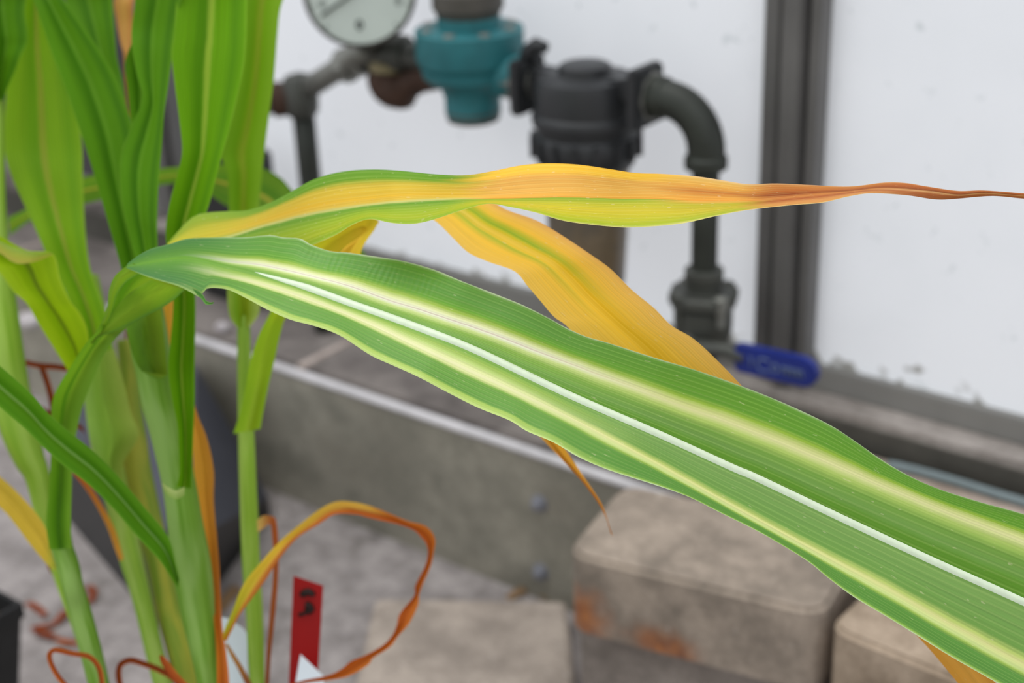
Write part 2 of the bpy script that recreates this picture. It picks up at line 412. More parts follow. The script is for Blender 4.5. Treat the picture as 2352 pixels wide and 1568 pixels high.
# elbow
outx = PY(1495, 222, YP); zc = PY(1530, 226, YP)[2]
rad = .047; path = []
xe = riser_top[0]
for k in range(13):
    a = math.pi / 2 * k / 12
    path.append((xe - rad + rad * math.sin(a), YP, zc - rad + rad * math.cos(a)))
el = tube('elbow', [(outx[0] - .002, YP, zc), (xe - rad - .006, YP, zc)] + path + [(xe, YP, zc - rad - .012)], [.0188] * 16, M_pipe, pipes, 24)
lathe('elbow_collar', (xe, YP, zc - rad - .018), (0, 0, 1), [(0, .0188), (.002, .0215), (.012, .0215), (.015, .0186)], M_pipe, el)
lathe('elbow_collar', (xe - rad - .014, YP, zc), (1, 0, 0), [(0, .0186), (.002, .0213), (.013, .0213), (.016, .0186)], M_pipe, el)
# valve
vz = PY(1620, 700, YP)[2]
vb = lathe('valve_body', (xe, YP, vz - .055), (0, 0, 1), [(0, .017), (.004, .024), (.012, .026), (.03, .030), (.052, .030), (.058, .024), (.062, .0175), (.078, .0172), (.082, .020), (.094, .020), (.096, .014)], M_galv, pipes)
M_gd = plain('cast_iron', (74, 75, 70), .5, .45, .3, .25, 35)
vb.data.materials.clear(); vb.data.materials.append(M_gd)
bm = bmesh.new(); lathe_bm(bm, (xe, YP, vz + .004), (0, 0, 1), [(0, .035), (.002, .037), (.011, .037), (.013, .034)], 8)
from_bm('valve_flange', bm, M_gd, vb)
for k in range(4):
    a = math.pi / 4 + k * math.pi / 2 + .35
    bm = bmesh.new(); lathe_bm(bm, (xe + .030 * math.cos(a), YP + .030 * math.sin(a), vz - .014), (0, 0, 1), [(0, .0055), (.017, .0055), (.018, .008), (.031, .008), (.033, .005)], 6)
    from_bm('bolt', bm, M_galv if k % 2 else M_gd, vb)
hA, hB = PY(1712, 822, 1.165), PY(1868, 857, 1.165)
stem = vtube('valve_stem', (xe, 1.175, vz - .03), (xe, 1.158, vz - .03), .008, M_galv, vb)
tube('lever', [(xe, 1.16, vz - .03), tuple(hA + (hB - hA) * .02 + np.array([-.02, 0, .004])), tuple(hA)], [.008, .008, .008], M_gd, vb, 8)
dh = nrm(hB - hA); hl = float(np.linalg.norm(hB - hA)); up = nrm(np.cross(dh, [0, 1, 0])); up = up if up[2] > 0 else -up
bm = bmesh.new(); out = []
hh = .0150
for k in range(9):
    a = -math.pi / 2 + math.pi * k / 8; out.append((hl - hh * .6 + hh * math.cos(a) * 1.0, hh * math.sin(a)))
out += [(-.008, hh), (-.010, hh - .003), (-.010, -hh + .003), (-.008, -hh)]
vs = [bm.verts.new(Vector(hA + dh * x + up * y + np.array([0, -.006, 0]))) for x, y in out]
f = bm.faces.new(vs); ex = bmesh.ops.extrude_face_region(bm, geom=[f])
for v in ex['geom']:
    if isinstance(v, bmesh.types.BMVert): v.co.y += .012
bmesh.ops.bevel(bm, geom=bm.edges[:], offset=.002, segments=2, affect='EDGES')
hd = from_bm('handle_grip', bm, M_blue, vb); autosmooth(hd)
def mark(name, pts, r, parent, mat): return tube(name, pts, [r] * len(pts), mat, parent, 6)
def hp(x, y): return tuple(hA + dh * x + up * y + np.array([0, -.0062, 0]))
strokes = [[(.012 + .0075 * math.cos(a) + .012, .007 * math.sin(a)) for a in np.linspace(.7, 5.6, 12)],
           [(.036 + .0035 * math.cos(a), .0045 * math.sin(a) - .001) for a in np.linspace(0, 6.28, 10)]]
for k in range(4): strokes.append([(.044 + k * .006, -.006), (.044 + k * .006, .003), (.047 + k * .006, .003), (.0485 + k * .006, -.005)])
strokes.append([(.0095, -.006), (.0095, .006)])
for st in strokes: mark('lettering', [hp(min(x, hl - .004), y) for x, y in st], .0011, hd, M_print)
# filter
fa = PY(1345, 240, YP); fx = fa[0]
def fz(py): return PY(1345, py, YP)[2]
sc = depth(fa) / F
def prof(l): return [(fz(y) - fz(l[0][0]), r * sc) for y, r in l]
bowl = [(668, 60), (660, 74), (640, 88), (520, 96), (400, 99), (368, 100)]
lathe('filter_bowl', (fx, YP, fz(668)), (0, 0, 1), prof(bowl), M_bowl, pipes, 40)
ring = [(378, 100), (374, 110), (350, 121), (340, 124), (312, 124), (304, 120), (298, 114), (286, 114), (280, 124), (262, 127), (255, 124), (250, 116), (190, 116), (175, 110), (170, 70), (166, 62), (150, 60), (146, 54)]
fh = lathe('filter_head', (fx, YP, fz(378)), (0, 0, 1), prof(ring), M_black, pipes, 40)
bm = bmesh.new()
for k in range(16):
    a = 2 * math.pi * k / 16
    c = Vector((fx + 119 * sc * math.cos(a), YP + 119 * sc * math.sin(a), (fz(345) + fz(310)) / 2))
    m4 = Matrix.Translation(c) @ Matrix.Rotation(a, 4, 'Z') @ Matrix.Diagonal((.012, .005, .022, 1))
    bmesh.ops.create_cube(bm, size=1, matrix=m4)
from_bm('grip_ribs', bm, M_black, fh)
# mounting lugs of the filter
for sgn, x0, tall in ((-1, 1218, 128), (1, 1488, 148)):
    c = PY(x0, 205, YP)
    zt, zb = PY(x0, tall, YP)[2], PY(x0, 252 if sgn < 0 else 285, YP)[2]
    box('mounting_lug', (c[0] - .007, YP - .030, zb), (c[0] + .007, YP + .020, zt), M_black, fh, .003)
    if sgn < 0:
        tube('lug_hook', [(c[0], YP - .005, zt - .006), (c[0] + .004, YP - .005, zt + .006), (c[0] + .014, YP - .005, zt + .014), (c[0] + .026, YP - .005, zt + .012)], [.009, .009, .008, .006], M_black, fh, 10)
    tri = bmesh.new()
    v = [tri.verts.new(p) for p in ((c[0], YP - .012, zt - .01), (c[0] - sgn * .045, YP - .012, fz(172)), (c[0], YP - .012, zb + .01), (c[0], YP + .012, zt - .01), (c[0] - sgn * .045, YP + .012, fz(172)), (c[0], YP + .012, zb + .01))]
    for q in ((0, 1, 2), (5, 4, 3), (0, 3, 4, 1), (1, 4, 5, 2), (2, 5, 3, 0)): tri.faces.new([v[i] for i in q])
    from_bm('lug_web', tri, M_black, fh)
lathe('outlet_nut', (PY(1490, 215, YP)[0] - .004, YP, zc), (1, 0, 0), [(0, .026), (.010, .026), (.012, .019), (.018, .018)], M_galv, pipes, 8)
# regulator
ra = PY(1080, 120, YP); rx = ra[0]
def rz(py): return PY(1080, py, YP)[2]
rs = depth(ra) / F
def rprof(l): return [(rz(y) - rz(l[0][0]), r * rs) for y, r in l]
rg = lathe('regulator_body', (rx, YP, rz(262)), (0, 0, 1), rprof([(262, 62), (258, 65), (214, 65), (210, 70), (200, 71), (196, 74), (190, 86), (182, 99), (174, 105), (170, 112), (150, 117), (147, 112), (142, 113), (138, 122), (128, 126), (66, 125), (64, 122), (60, 72), (26, 72)]), M_teal, pipes, 44)
lathe('regulator_base', (rx, YP, rz(276)), (0, 0, 1), rprof([(276, 50), (272, 61), (248, 66), (244, 60)]), M_grime, rg, 36)
lathe('regulator_cap', (rx, YP, rz(34)), (0, 0, 1), rprof([(34, 73), (24, 76), (16, 82), (-20, 82), (-26, 60), (-70, 56), (-76, 40)]), M_grime, rg, 36)
for k in range(8):
    a = 2 * math.pi * (k + .3) / 8
    bm = bmesh.new(); lathe_bm(bm, (rx + 102 * rs * math.cos(a), YP + 102 * rs * math.sin(a), rz(66)), (0, 0, 1), [(0, .007), (.003, .007), (.004, .005)], 6)
    from_bm('bolt', bm, M_galv, rg)
zpr = PY(1165, 178, YP)[2]; zpl = PY(925, 125, YP)[2]
lathe('outlet_port', (rx + .02, YP, zpr + .002), (1, 0, 0), [(0, .022), (.03, .0235), (.045, .0235), (.05, .02)], M_teal, rg)
lathe('union_nut', (PY(1180, 180, YP)[0], YP, zpr), (1, 0, 0), [(0, .024), (.014, .024), (.016, .019), (.03, .018)], M_galv, pipes, 8)
xl = PY(905, 122, YP)[0]
lathe('inlet_pipe', (rx - .03, YP, zpl), (-1, 0, 0), [(0, .015), (rx - .03 - xl, .015)], M_gd, pipes)
# rusty drain elbow below the tee
ex0 = PY(895, 150, YP); re = [PY(893, 118, YP), PY(890, 165, YP), PY(897, 195, YP), PY(925, 202, YP), PY(962, 182, YP), PY(1010, 172, YP)]
re = cr(re, 4); n_ = len(re)
tube('rusty_elbow', [tuple(p) for p in re], [.019 if i < 5 else (.024 if i < 13 else .016) for i in range(n_)], M_rust, pipes, 18)
lathe('brass_collar', tuple(PY(893, 150, YP)), (0, 0, 1), [(-.006, .02), (-.004, .0225), (.005, .0225), (.008, .019)], plain('dull_brass', (132, 122, 92), .5, .5, .4, .25, 40), pipes)
tx = PY(890, 118, YP)
tee = lathe('tee_fitting', (tx[0] - .025, YP, tx[2]), (1, 0, 0), [(0, .02), (.006, .021), (.05, .021), (.056, .017)], M_gd, pipes)
# pipe towards the room, elbow and the second riser
jz = .555; jx_ = PY(850, 130, YP)[0]
bend = PY(692, 212, 1.195)
seg = [(jx_ + .02, YP, tx[2]), (jx_ - .005, YP - .02, tx[2] - .002), tuple(PY(775, 160, 1.19)), tuple(bend)]
tube('pipe', seg, [.0135] * 4, M_galv, pipes, 16)
for px, py, Y in ((822, 136, 1.192), (795, 150, 1.19)):
    c = PY(px, py, Y); lathe('pipe_coupling', tuple(c), (-1, -.25, -.42), [(-.008, .0165), (-.006, .0205), (.006, .0205), (.008, .0165)], M_galv, pipes, 8)
be = lathe('corner_tee', (bend[0], bend[1] - .002, bend[2] + .012), (0, 0, -1), [(-.012, .006), (-.008, .017), (0, .021), (.02, .022), (.035, .0205), (.04, .0165)], M_gd, pipes)
lathe('corner_outlet', (bend[0] - .005, bend[1], bend[2] - .008), (-.75, -.66, 0), [(0, .018), (.02, .021), (.03, .0215), (.031, .017), (.075, .0165)], M_rust, be)
lathe('pipe', tuple(np.array(bend) + np.array([-.028, -.025, -.008])), (-.75, -.66, 0), [(0, .0165), (.10, .0165)], M_galv, pipes)
vtube('pipe', (bend[0], bend[1], bend[2] - .02), (bend[0], bend[1], .19), .0138, M_pipe)
# gauge
gc = PY(826, -24, 1.15)
view = nrm(gc - CAM); gn = nrm(-view + np.array([-.22, .06, .0])); gs = depth(gc) / F
G = empty('x', (0, 0, 0), None, None); bpy.data.objects.remove(G)
gr = 132 * gs
gb = lathe('gauge', tuple(gc - gn * .030), tuple(gn), [(0, gr * .86), (.004, gr * .93), (.026, gr * .95), (.028, gr), (.034, gr), (.036, gr * .95), (.030, gr * .92)], plain('gauge_case', (64, 60, 56), .5, .45, .3, .2, 30), pipes, 56)
lathe('dial', tuple(gc + gn * .0005), tuple(gn), [(0, gr * .94), (.0008, gr * .94)], M_dial, gb, 56)
ga, gs_, gu = frame_from(gn)
def gp(r, a, h=.0018): return tuple(Vector(gc) + Vector(gn) * h + (gs_ * math.cos(a) + gu * math.sin(a)) * r * gr)
upw = Vector((0, 0, 1)); base_a = math.atan2(upw.dot(gu), upw.dot(gs_))
for k in range(11):
    a = base_a + math.radians(-135 + 27 * k); mark('tick', [gp(.84, a), gp(.9, a)], .0008, gb, M_ink)
for k in (1, 3, 5, 7, 9):
    a = base_a + math.radians(-135 + 27 * k); c0 = Vector(gp(.70, a))
    mark('numeral', [tuple(c0 + gs_ * .0022 * math.cos(q) + gu * .0036 * math.sin(q)) for q in np.linspace(0, 6.28, 9)], .0008, gb, M_ink)
a0 = base_a + math.pi + .05; c0 = Vector(gp(.60, a0))
mark('numeral', [tuple(c0 + gs_ * .0028 * math.cos(q) + gu * .0045 * math.sin(q)) for q in np.linspace(0, 6.28, 9)], .0014, gb, M_ink)
tgt = Vector(PY(752, 38, 1.15)); dv = tgt - Vector(gc); dv -= Vector(gn) * dv.dot(Vector(gn))
mark('needle', [tuple(Vector(gc) + Vector(gn) * .004 - dv * .2), tuple(Vector(gc) + Vector(gn) * .004 + dv)], .0015, gb, M_ink)
vtube('gauge_stem', tuple(Vector(gc) - Vector(gn) * .014 - Vector((0, 0, gr * .9))), (tx[0] - .012, YP, tx[2]), .012, M_gd, pipes)

# ------------------------------------------------------------------ things on the floor and ledge
M_pot = plain('black_plastic', (30, 31, 32), .45, .45, 0, .2, 40)
M_slate = plain('dark_grey_plastic', (66, 68, 78), .5, .5, 0, .12, 25)
M_soil = rough_mat('potting_soil', (46, 36, 28), (84, 66, 50), 60, .95, bstr=.8, bd=.01)
# tipped dark crate leaning on the kerb
T, Rr, Ff, Ll = PY(450, 838, 1.066), PY(616, 1142, 1.045), PY(432, 1246, .80), PY(150, 1078, .90)
T2 = PY(170, 930, 1.02)
Rb, Fb, Lb = PZ(620, 1182, .001), PZ(400, 1478, .001), PZ(150, 1186, .001); Tb = np.array([T[0] - .02, 1.06, .001]); T2b = np.array([T2[0], 1.02, .001])
bm = bmesh.new(); tv = [bm.verts.new(p) for p in (T, Rr, Ff, Ll, T2)]; bv = [bm.verts.new(p) for p in (Tb, Rb, Fb, Lb, T2b)]
bm.faces.new((tv[0], tv[1], tv[2])); bm.faces.new((tv[0], tv[2], tv[4])); bm.faces.new((tv[4], tv[2], tv[3]))
for i in range(5):
    j = (i + 1) % 5; bm.faces.new((tv[i], bv[i], bv[j], tv[j]))
bm.faces.new(bv[::-1])
bmesh.ops.bevel(bm, geom=[e for e in bm.edges if e.calc_face_angle(0) > .5], offset=.006, segments=3, affect='EDGES')
bm.normal_update()
for f in bm.faces: f.material_index = 1 if abs(f.normal.z) < .45 else 0  # steep sides get black to paint their shade, upper faces stay slate
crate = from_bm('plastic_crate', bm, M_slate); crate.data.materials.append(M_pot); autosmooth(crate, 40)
tag(crate, 'dark grey plastic crate tipped against the zinc kerb, behind the maize stalks', 'crate')
# square nursery pot at the left
c = PZ(52, 1384, .15); 
pot = empty('nursery_pot', (c[0] - .07, c[1] - .07, 0), 'small square black nursery pot with dry soil on the pale floor', 'pot')
def frustum_pot(parent, cx, cy, z1, a, b, mat, wall=.004):
    bm = bmesh.new(); rings = []
    for z, h in ((0, b), (z1 - .016, a - .003), (z1 - .016, a), (z1, a), (z1, a - wall), (.02, b - wall)):
        rings.append([bm.verts.new((cx + sx_ * h, cy + sy_ * h, z)) for sx_, sy_ in ((-1, -1), (1, -1), (1, 1), (-1, 1))])
    for A, B in zip(rings, rings[1:]):
        for k in range(4): bm.faces.new((A[k], A[(k + 1) % 4], B[(k + 1) % 4], B[k]))
    bm.faces.new(rings[0]); bm.faces.new(rings[-1])
    return from_bm('pot_wall', bm, mat, parent)
frustum_pot(pot, c[0] - .07, c[1] - .07, .15, .07, .048, M_pot)
bm = bmesh.new(); bmesh.ops.create_grid(bm, x_segments=14, y_segments=14, size=.064)
for v in bm.verts: v.co = Vector((v.co.x + c[0] - .07, v.co.y + c[1] - .07, .128 + random.uniform(-.003, .004)))
from_bm('soil', bm, M_soil, pot)
# round pot that holds the maize (below the picture's edge)
PCX, PCY = -.69, .485
mp = empty('nursery_pot', (PCX, PCY, 0), 'large round black nursery pot holding the maize plants and labels', 'pot')
lathe('pot_wall', (PCX, PCY, 0), (0, 0, 1), [(0, .098), (.175, .118), (.175, .124), (.2, .124), (.2, .119), (.03, .095)], M_pot, mp, 48)
bm = bmesh.new(); bmesh.ops.create_circle(bm, cap_ends=True, segments=48, radius=.117)
bmesh.ops.subdivide_edges(bm, edges=bm.edges[:], cuts=1)
for v in bm.verts: v.co = Vector((v.co.x + PCX, v.co.y + PCY, SOIL - .003 + random.uniform(-.0015, .0015)))
from_bm('soil', bm, M_soil, mp)
# pebbles on ledge and floor
M_peb = rough_mat('pale_stone', (176, 168, 170), (206, 200, 200), 40, .85)
def pebble(px, py, zz, r, label, sq=.6):
    p = PZ(px, py, zz + r * sq * .8); bm = bmesh.new(); bmesh.ops.create_icosphere(bm, subdivisions=2, radius=r)
    for v in bm.verts: v.co = Vector((v.co.x * random.uniform(.92, 1.1), v.co.y * random.uniform(.85, 1.05), v.co.z * sq)) + Vector((p[0], p[1], zz + r * sq * .97))
    tag(from_bm('pebble', bm, M_peb, None, True), label, 'stone')
pebble(512, 752, .19, .011, 'small pale pebble on the kerb ledge behind the thin maize stalk')
pebble(68, 738, .19, .018, 'larger white stone on the ledge at the far left, by the yellow-green folded leaf')
tag(box('stone_slab', (-.63, 1.125, .1905), (.6, 1.236, .214), M_tan, None, .003), 'long tan stone slab lying on the kerb ledge below the window', 'slab')
tag(box('utility_box', tuple(PY(468, 480, 1.215)[:1]) + (1.19, .1905), tuple(PY(598, 480, 1.215)[:1]) + (1.25, .40), M_pot, None, .006), 'black utility box on the ledge behind the upright leaves', 'box')
hs = cr([PZ(2040, 1066, .2190), PZ(2110, 1082, .2190), PZ(2200, 1107, .2190), PZ(2300, 1138, .2190), PZ(2460, 1185, .2190)], 6)
tag(tube('hose', [tuple(p) for p in hs], [.0046] * len(hs), plain('pale_blue_hose', (112, 124, 126), .5, .4, 0, .15, 30), None, 12), 'thin pale blue-grey hose lying along the kerb ledge under the window', 'hose')

# plant labels
def slab(name, pts, t, mat, parent=None, thick=.0012, tdepths=None):
    bm = bmesh.new(); vs = [bm.verts.new(P(x, y, t if tdepths is None else tdepths[i])) for i, (x, y) in enumerate(pts)]
    f = bm.faces.new(vs); f.normal_update(); n = f.normal.copy()
    ex = bmesh.ops.extrude_face_region(bm, geom=[f])
    for v in ex['geom']:
        if isinstance(v, bmesh.types.BMVert): v.co += n * thick
    return from_bm(name, bm, mat, parent)
M_red = plain('red_plastic', (150, 8, 6), .5, .2, 0, .08, 20)
M_white = plain('white_plastic', (214, 224, 232), .45, .45, 0, .05, 20)
M_marker = plain('black_marker', (34, 16, 12), .6, .3, 0, .1, 20)
tR = 1.0
rb = P(695, 1600, tR)
rl_ = empty('plant_label', tuple(P(690, 1760, tR - .0)), 'red plastic plant label with black marker writing, stuck in the pot', 'label')
slab('label_blade', [(674, 1322), (742, 1345), (727, 1600), (712, 1790), (690, 1830), (672, 1790), (662, 1600)], tR, M_red, rl_)
def pmark(pts, t, r, parent, mat): return tube('marker_stroke', [tuple(P(x, y, t)) for x, y in pts], [r] * len(pts), mat, parent, 6)
pmark([(692, 1368), (700, 1359), (708, 1357), (716, 1362), (720, 1368)], tR - .0012, .0021, rl_, M_marker)
pmark([(700, 1366), (710, 1360), (719, 1367)], tR - .0012, .0018, rl_, M_marker)
pmark([(702, 1386), (712, 1390), (717, 1399), (711, 1406), (705, 1400), (708, 1391)], tR - .0012, .0021, rl_, M_marker)
pmark([(713, 1396), (708, 1405), (698, 1409), (686, 1412)], tR - .0012, .0013, rl_, M_marker)
tag(slab('plant_label', [(504, 1417), (522, 1420), (556, 1442), (567, 1456), (569, 1640), (560, 1790), (542, 1850), (526, 1790), (510, 1640)], 1.03, M_white), 'blank white plastic plant label behind the stalks, beside the yellow curling leaf', 'label')
tag(slab('plant_label', [(690, 1503), (742, 1552), (748, 1640), (712, 1800), (690, 1770), (676, 1640), (680, 1560)], .975, M_white), 'white plastic plant label with pointed tip in front of the red one', 'label')

# ------------------------------------------------------------------ leaf materials
G1, G2, G3 = (84, 142, 26), (66, 124, 20), (104, 156, 40)
def green(name, dark, light, edge=None, rib=(150, 180, 80), **kw):
    edge = edge or light
    return leaf_mat(name, [(0, [(0., edge), (.03, light), (.20, light), (.36, dark), (.44, dark), (.475, rib), (.53, rib), (.56, light), (.72, light), (.85, dark), (.97, light), (1., edge)])], **kw)
L_mid = green('maize_leaf_green', (82, 136, 6), (100, 154, 8), (120, 164, 40), (144, 176, 52), spec=.06)
L_dark = green('maize_leaf_deep_green', (60, 112, 5), (80, 132, 10), (98, 144, 34), (88, 138, 22), trans=.32, spec=.06)
L_lime = green('maize_leaf_lime', (112, 164, 18), (130, 176, 24), (144, 182, 50), (152, 170, 50), trans=.45)
L_yg = green('maize_leaf_yellow_green', (152, 188, 18), (166, 198, 24), (180, 200, 70), (130, 156, 20), trans=.5)
L_blue = green('maize_leaf_fresh', (78, 136, 18), (92, 148, 26), (118, 162, 60), (128, 172, 84), trans=.3)
def stalk_mat(name, c1, c2, c3):
    m = NT(name); uvn = m.n('UVMap'); uvn.uv_map = 'UVMap'
    sp = m.n('SeparateXYZ'); m.l(uvn.outputs[0], sp.inputs[0])
    n = m.noise(m.comb(m.math('MULTIPLY', sp.outputs[0], 26.), m.math('MULTIPLY', sp.outputs[1], 3.), 0.), 1., 3)
    n2 = m.noise(m.comb(m.math('MULTIPLY', sp.outputs[0], 4.), m.math('MULTIPLY', sp.outputs[1], 5.), 4.), 1., 2)
    col = m.mix(m.smooth(n, .35, .65), lin(c1), lin(c2)); col = m.mix(m.smooth(n2, .42, .66, 0., .8), col, lin(c3))
    pr = m.principled(col, .5, .2); tr = m.n('BsdfTranslucent'); m.l(col, tr.inputs[0])
    mx = m.n('MixShader'); mx.inputs[0].default_value = .15; m.l(pr, mx.inputs[1]); m.l(tr.outputs[0], mx.inputs[2])
    return m.end(mx.outputs[0])
K_main = stalk_mat('stalk_glaucous', (118, 158, 56), (98, 142, 32), (142, 174, 92))
K_pale = stalk_mat('stalk_pale', (144, 178, 62), (124, 164, 46), (162, 188, 92))
K_yel = stalk_mat('stalk_olive', (138, 150, 50), (120, 148, 44), (172, 168, 60))
K_thin = stalk_mat('stalk_lime', (146, 182, 58), (128, 168, 44), (160, 190, 84))
DR = leaf_mat('dried_leaf', [(0, [(0, (196, 110, 50)), (.5, (176, 84, 32)), (1, (150, 66, 26))])], trans=.25, streak=.35, vein=.0)
DR2 = leaf_mat('dry_rust_leaf', [(0, [(0, (150, 66, 24)), (.5, (134, 54, 16)), (1, (160, 80, 34))])], trans=.2, streak=.35, vein=.0)
OR = leaf_mat('orange_dry_blade', [(0., [(0, (252, 196, 76)), (.5, (244, 185, 67)), (1, (246, 174, 76))]), (.45, [(0, (246, 180, 71)), (.6, (235, 163, 63)), (1, (224, 150, 67))]), (.8, [(0, (224, 137, 43)), (.5, (202, 113, 37)), (1, (213, 122, 65))]), (1., [(0, (183, 85, 37)), (.5, (163, 69, 30)), (1, (191, 100, 47))])], trans=.42, spec=.08, vein=.03)
PEACH = leaf_mat('peach_dry_tip', [(0, [(0, (206, 150, 84)), (.5, (232, 176, 96)), (1, (214, 140, 82))]), (.9, [(0, (150, 80, 56)), (1, (150, 80, 60))])], trans=.4, vein=.0)
YL = leaf_mat('yellow_leaf', [(0, [(0, (214, 184, 70)), (.5, (216, 178, 62)), (1, (206, 160, 40))]), (.9, [(0, (210, 176, 60)), (1, (190, 160, 40))]), (1., [(0, (160, 170, 60)), (1, (150, 160, 40))])], trans=.3, vein=.04)

# ------------------------------------------------------------------ maize plants
def root(x, y): return Vector((x, y, SOIL + .0005))
# --- plant with the thick stalk
e = P(480, 1568, .95)
r1_ = root(e[0] + .004, e[1] - .004)
PA = empty('maize_plant', (r1_.x, r1_.y, SOIL), 'maize plant with the thickest stalk and the long orange-streaked leaf reaching past the window post', 'plant', None)
stalk('stalk', [(318, 640, 34, .945), (330, 700, 42, .94), (345, 800, 44, .94), (352, 850, 40, .94), (364, 920, 39, .94), (386, 1000, 39, .94), (411, 1110, 38, .94), (425, 1200, 40, .94), (440, 1300, 45, .945), (455, 1400, 40, .95), (471, 1500, 32, .95), (482, 1575, 27, .95)], K_main, PA, r1_)
leaf('leaf', [(60, -40, 120, -40, 1.01), (77, 0, 147, 0, 1.0), (118, 120, 232, 120, .99), (145, 190, 272, 195, .985), (187, 310, 306, 300, .975), (222, 420, 318, 420, .965), (248, 510, 328, 510, .955), (274, 600, 338, 600, .95), (288, 660, 345, 660, .945), (296, 720, 352, 720, .945)], L_dark, PA, fold=.010, tilt=.01)
leaf('leaf', [(300, -40, 425, -40, .945), (310, 0, 415, 0, .945), (303, 60, 404, 60, .945), (303, 105, 396, 125, .94), (314, 170, 386, 200, .935), (327, 225, 377, 260, .93), (302, 290, 372, 330, .925), (280, 345, 367, 390, .92), (275, 400, 363, 450, .915), (282, 470, 361, 510, .912), (298, 540, 362, 560, .912), (312, 600, 364, 610, .91), (322, 690, 368, 700, .905)], L_dark, PA, fold=.008, tilt=-.01)
leaf('leaf', [(320, 60, 340, 60, .955), (296, 115, 345, 110, .955), (287, 150, 350, 150, .955), (293, 200, 350, 210, .955), (300, 270, 345, 270, .95), (310, 320, 340, 320, .945)], L_dark, PA, fold=.004)
leaf('leaf', [(140, -40, 255, -40, 1.08), (150, 0, 258, 0, 1.08), (175, 60, 262, 60, 1.07), (205, 130, 268, 130, 1.06), (235, 180, 280, 180, 1.05), (262, 240, 290, 240, 1.03), (280, 300, 300, 300, 1.02)], L_dark, PA, fold=.006)
leaf('leaf', [(406, -40, 570, -40, .95), (405, 0, 567, 0, .945), (399, 80, 565, 90, .935), (394, 125, 560, 150, .93), (402, 200, 545, 225, .925), (411, 270, 528, 295, .92), (418, 345, 512, 350, .915), (407, 400, 496, 410, .912), (391, 460, 480, 470, .91), (381, 520, 462, 520, .91), (383, 570, 448, 570, .91), (394, 630, 446, 630, .905), (398, 700, 449, 700, .905), (392, 780, 448, 790, .905), (386, 840, 447, 850, .905), (394, 910, 447, 920, .90), (407, 975, 444, 990, .90), (411, 1040, 442, 1050, .90), (412, 1085, 440, 1095, .902), (405, 1118, 440, 1122, .905)], L_mid, PA, fold=.012, tilt=.006)
leaf('leaf', [(-120, 735, -125, 825, .80), (-60, 790, -60, 880, .82), (0, 840, 0, 935, .835), (67, 899, 58, 985, .85), (112, 950, 103, 1030, .86), (156, 988, 150, 1072, .87), (223, 1043, 203, 1112, .88), (280, 1103, 262, 1170, .89), (335, 1168, 318, 1235, .90), (386, 1232, 365, 1285, .905), (402, 1290, 396, 1332, .91), (412, 1330, 408, 1352, .915)], L_blue, PA, fold=.010)
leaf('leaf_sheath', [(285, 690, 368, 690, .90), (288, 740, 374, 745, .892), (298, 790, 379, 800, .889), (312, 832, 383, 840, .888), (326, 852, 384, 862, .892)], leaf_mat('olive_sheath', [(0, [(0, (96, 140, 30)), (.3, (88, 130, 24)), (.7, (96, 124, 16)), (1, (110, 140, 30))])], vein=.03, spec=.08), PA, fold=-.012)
leaf('collar', [(372, 1108, 378, 1128, .895), (385, 1118, 388, 1140, .888), (405, 1126, 406, 1146, .886), (424, 1118, 424, 1138, .89)], leaf_mat('pale_ligule', [(0, [(0, (190, 205, 130)), (1, (150, 180, 90))])], vein=0.), PA, fold=0.)
leaf('collar', [(322, 836, 322, 850, .896), (345, 850, 345, 864, .89), (368, 858, 368, 872, .892), (384, 848, 384, 862, .90)], leaf_mat('green_ligule', [(0, [(0, (140, 164, 40)), (1, (104, 148, 46))])], vein=0.), PA, fold=0.)
leaf('dried_leaf', [(352, 600, 380, 600, .985), (364, 690, 399, 690, .98), (371, 760, 404, 760, .975), (380, 830, 425, 830, .97), (400, 900, 440, 900, .97), (425, 950, 453, 950, .965), (440, 1008, 476, 1008, .96), (445, 1080, 491, 1080, .96), (456, 1150, 491, 1150, .96), (467, 1230, 498, 1230, .955), (474, 1300, 504, 1300, .955), (485, 1370, 507, 1370, .95), (493, 1440, 511, 1440, .945), (497, 1500, 520, 1500, .94), (498, 1580, 527, 1580, .93), (497, 1680, 520, 1680, .93)], OR, PA, fold=.004)
